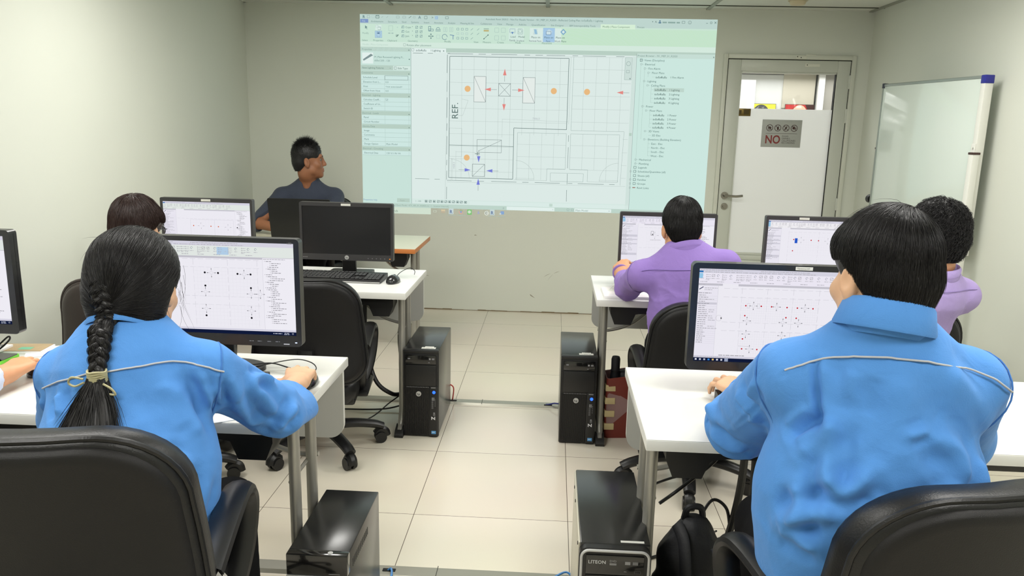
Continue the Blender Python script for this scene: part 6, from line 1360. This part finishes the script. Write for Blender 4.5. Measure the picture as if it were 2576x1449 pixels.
cable('blue network cable coming out of the floor channel', [(-.52, 2.335, .006), (-.505, 2.335, .018), (-.497, 2.30, .012), (-.505, 2.24, .006), (-.53, 2.18, .006)], .0038, BLUC)
cable('blue network cable beside the wide silver-rimmed tower', [(.02, 2.30, .012), (.05, 2.33, .022), (.088, 2.36, .022), (.11, 2.33, .014), (.09, 2.26, .008)], .0036, BLUC)
cable('short red cable behind the left black tower', [(-.522, 3.955, .12), (-.505, 3.98, .09), (-.512, 4.005, .025), (-.515, 4.01, .012)], .0035, REDC)
cable('short dark blue cable behind the right black tower', [(.075, 3.945, .035), (.045, 3.965, .030), (.02, 3.985, .016), (.0, 3.99, .012)], .004, DBL)
for x, y in ((-.512, 4.0), (.012, 3.985), (-.512, 2.338), (.055, 2.335)): o = MB().box((x-.022, y-.008, .0095), (x+.022, y+.008, .0125), 0, .001).build('channel_outlet', BLK); o.parent = bpy.data.objects['trim_1' if y > 3 else 'trim_2']
# cables and power under the front-right table
cr = []
cable('thick taped black cable bundle hanging from the front-right table', [(.600, 2.20, .66), (.598, 2.19, .50), (.585, 2.19, .36), (.56, 2.20, .22), (.535, 2.23, .14), (.51, 2.27, .09)], .012, mat('taped_cable', (20, 20, 20), .4, bump=.5, bscale=90))
cable('black cable slanting from the table to the backpack, the lower one', [(.595, 2.22, .62), (.53, 2.25, .50), (.47, 2.28, .42), (.42, 2.30, .36), (.37, 2.28, .33)], .0055, CAB)
cable('thin black cable slanting from the table over the backpack', [(.590, 2.25, .60), (.52, 2.30, .48), (.46, 2.34, .41), (.40, 2.34, .385), (.34, 2.30, .38)], .004, CAB)
cable('black cable arching above the floor beside the backpack', [(.575, 2.19, .30), (.56, 2.20, .365), (.52, 2.21, .385), (.48, 2.18, .34), (.45, 2.14, .27), (.43, 2.12, .22)], .005, CAB)
cable('black cable standing beside the knee of the man in blue', [(.63, 2.22, .66), (.64, 2.22, .52), (.638, 2.21, .40), (.63, 2.2, .3)], .012, CAB)
cable('loose wire crossing the tiles under the front-right table', [(.46, 2.56, .004), (.50, 2.62, .004), (.55, 2.58, .004), (.60, 2.62, .05), (.57, 2.50, .10), (.575, 2.36, .20)], .003, CAB)
cable('coiled wire on the tiles beside the power adapter', [(.60, 2.60, .01), (.66, 2.64, .02), (.67, 2.58, .02), (.61, 2.56, .012), (.58, 2.60, .008), (.64, 2.66, .008)], .003, CAB)
cable('wire running right from the power adapter along the tiles', [(.55, 2.47, .02), (.60, 2.52, .006), (.67, 2.56, .004), (.76, 2.60, .004)], .003, CAB)
cable('wire running from the power adapter behind the backpack', [(.53, 2.48, .03), (.49, 2.52, .008), (.44, 2.53, .006), (.38, 2.50, .006)], .005, CAB)
t = thing('power_adapter', 'black power adapter with a yellow label hanging by the power strip', 'power adapter'); M_ = Matrix.Translation((.520, 2.275, .075)) @ Euler((math.radians(-38), math.radians(20), math.radians(-8))).to_matrix().to_4x4()
MB().box((-.026, -.018, -.065), (.026, .018, .065), 0, .006, M=M_).build('body', BPL, t); MB().box((-.018, -.0186, -.028), (.018, -.018, .022), 0, M=M_).build('label_strip', mat('yellow_label', (214, 196, 40), .5), t)
p = Pic(.0002); 
for k in range(6): p.scrib(-.015, .014-.008*k, .028, .003, (130, 116, 30), 1)
p.build('label_print', lambda a, b, d: M_ @ Vector((a, -.0187-d, b)), t, paint)
t = thing('power_strip', 'white power strip with a glowing red switch on the floor', 'power strip', (.62, 2.40, 0), .15)
MB().box((-.16, -.035, 0), (.16, .035, .028), 0, .006).build('body', mat('strip_white', (222, 218, 206), .4), t)
MB().box((.005, .006, .027), (.026, .024, .033), 0, .002).build('switch', emit('switch_red', (255, 60, 30), 1.4), t); MB().cyl((.035, -.012, .027), (.035, -.012, .030), .017, seg=24).build('round_sticker', mat('indigo_sticker', (48, 52, 130), .5), t)
sk_ = MB()
for x in (-.12, -.07, -.02): sk_.cyl((x, 0, .0275), (x, 0, .0288), .018, seg=20)
sk_.build('sockets', mat('socket_grey', (180, 176, 166), .5), t)
# backpack
t = thing('backpack', 'black backpack standing on the floor beside the wide silver-rimmed tower', 'backpack', (.45, 2.12, 0), -.15)
NYL = mat('black_nylon', (20, 21, 26), .6, noise=.2, nscale=10, bump=.35, bscale=120)
bp_ = [cap((0, 0, .11), (0, 0, .25), .115, .085, .05, (0, 1, 0), .72), cap((-.06, 0, .07), (.06, 0, .07), .075, k=.05), cap((-.02, -.01, .25), (.0, 0, .33), .07, .048, .05), ell((0, -.095, .13), (.085, .035, .10), k=.03), half((0, 0, .002), (0, 0, -1))]
solid('bag', bp_, .0065, NYL, t, lambda V, N: .008*((1-np.abs(vnoise(V*np.array([14, 14, 6]))))**3-.3)+.003*vnoise(V*30))
MB().tube(spline([(-.05, -.03, .36), (-.03, -.075, .33), (-.02, -.115, .25), (-.015, -.132, .15), (-.01, -.128, .06)], 6), .018, 8, flat=.3, up=(0, 1, 0)).build('strap', NYL, t)
MB().tube(spline([(-.03, .0, .365), (-.02, -.01, .405), (.015, 0, .405), (.025, .01, .36)], 6), .010, 8).build('handle', NYL, t)
MB().tube(spline([(.05, -.06, .31), (.075, -.08, .27), (.09, -.085, .24)], 5), .004, 6).build('zipper', mat('zip_metal', (90, 92, 96), .35, .7), t)
# shopping bag with the folded umbrella
t = thing('tote_bag', 'dark red bag with cream stripes standing behind the right second-row table leg', 'bag', (.385, 3.66, 0), .08)
REDB = mat('red_bag', (122, 48, 38), .45, noise=.1, nscale=12, bump=.1, bscale=60); CREAM = mat('cream_stripe', (214, 194, 146), .5); PINK = mat('bag_lining', (150, 118, 116), .7)
W, Dp, H = .20, .13, .32
b = MB(); ring0 = rr(-W/2, -Dp/2, W/2, Dp/2, .012, 3); n = len(ring0); vs = []
for z, sx, sy in ((0, .96, .96), (.01, 1, 1), (.16, .98, 1.04), (H, .97, 1.08), (H+.0, .95, 1.0), (.02, .95, .96)): vs += [(x*sx+.003*math.sin(z*40+y*30), y*sy+.005*math.sin(z*25+x*30), z+(.012*math.sin(x*20) if z > .2 else 0)) for x, y in ring0]
fs = [(r*n+i, r*n+(i+1) % n, (r+1)*n+(i+1) % n, (r+1)*n+i) for r in range(5) for i in range(n)]+[tuple(range(n))[::-1]]
mi = [0]*(3*n)+[0]*n+[1]*n+[0]
b.v += vs; b.f += fs; b.m += mi; b.build('bag', [REDB, PINK], t, 50)
st = MB()
for k in range(4):
    z = .045+.066*k; st.box((-W/2-.0035, -Dp/2-.006, z), (-W/2+.045, -Dp/2+.035, z+.032), 0, .002)
st.build('stripes', CREAM, t)
t = thing('umbrella', 'folded black umbrella sticking out of the dark red bag', 'umbrella', (.335, 3.645, .03))
MB().lathe([(0, .375), (.018, .372), (.022, .36), (.021, .30), (.024, .28), (.030, .18), (.026, .06), (.010, .0), (0, 0)], seg=16).build('canopy', NYL, t); MB().cyl((0, 0, .30), (0, 0, .305), .024, seg=16).build('strap', CAB, t)
t = thing('folded_jacket', 'black cloth stuffed in the dark red bag', 'cloth', (.40, 3.66, .20)); solid('cloth', [ell((0, 0, .06), (.06, .038, .075), k=.02), ell((.03, .005, .09), (.04, .03, .05), k=.02), ell((-.035, .0, .07), (.03, .03, .06), k=.02)], .008, NYL, t, lambda V, N: .006*vnoise(V*40))
# ---- lamps, camera, world ----------------------------------------------------------------
LAMP = emit('lamp_diffuser', (255, 252, 244), 5.)
def troffer(x, y, lab, power, on=True):
    t = thing('ceiling_lamp', lab, 'lamp', (x, y, ZC), 0, 'recessed ceiling lamps')
    MB().box((-.60, -.30, -.012), (.60, -.27, 0)).box((-.60, .27, -.012), (.60, .30, 0)).box((-.60, -.30, -.012), (-.57, .30, 0)).box((.57, -.30, -.012), (.60, .30, 0)).build('frame', TBAR, t)
    MB().box((-.57, -.27, -.006), (.57, .27, -.002)).build('diffuser', LAMP, t)
    l = bpy.data.lights.new('lamp_light', 'AREA'); l.shape = 'RECTANGLE'; l.size = 1.1; l.size_y = .5; l.energy = power; l.color = (1, .985, .95)
    o = bpy.data.objects.new('lamp_light', l); C.objects.link(o); o.parent = t; o.location = (0, 0, -.02)
for y, pw, w in ((3.75, 21, 'between the second row and the instructor'), (1.9, 22, 'above the front row'), (.1, 24, 'behind the front row')):
    for x, sd in ((-1.28, 'left'), (1.12, 'right')): troffer(x, y, 'ceiling lamp %s on the %s' % (w, sd), pw)
l = bpy.data.lights.new('corridor_light', 'AREA'); l.shape = 'RECTANGLE'; l.size = 2.6; l.size_y = .8; l.energy = 46; l.color = (.98, .99, 1)
o = bpy.data.objects.new('corridor_light', l); C.objects.link(o); o.location = (1.9, 6.9, 2.48)
w = bpy.data.worlds.new('world'); bpy.context.scene.world = w; w.use_nodes = True; w.node_tree.nodes['Background'].inputs[0].default_value = (.8, .85, .9, 1); w.node_tree.nodes['Background'].inputs[1].default_value = .02
pitch, yaw, roll, fpx, hc = .206167, .049859, .022559, 1939.6, 1.490157
f = Vector((-math.sin(yaw)*math.cos(pitch), math.cos(yaw)*math.cos(pitch), -math.sin(pitch))); r = Vector((math.cos(yaw), math.sin(yaw), 0)); u = r.cross(f)
r2 = r*math.cos(roll)+u*math.sin(roll); u2 = -r*math.sin(roll)+u*math.cos(roll)
cam = bpy.data.cameras.new('camera'); cam.sensor_width = 36; cam.lens = fpx/2576*36; cam.clip_start = .05
co = bpy.data.objects.new('camera', cam); C.objects.link(co)
co.matrix_world = Matrix(((r2.x, u2.x, -f.x, 0), (r2.y, u2.y, -f.y, 0), (r2.z, u2.z, -f.z, hc), (0, 0, 0, 1)))
sc = bpy.context.scene; sc.camera = co
vs = sc.view_settings; vs.view_transform = 'Standard'; vs.look = 'None'; vs.gamma = 1; vs.exposure = 0.; vs.use_curve_mapping = False
sc.cycles.max_bounces = 7; sc.cycles.use_denoising = True
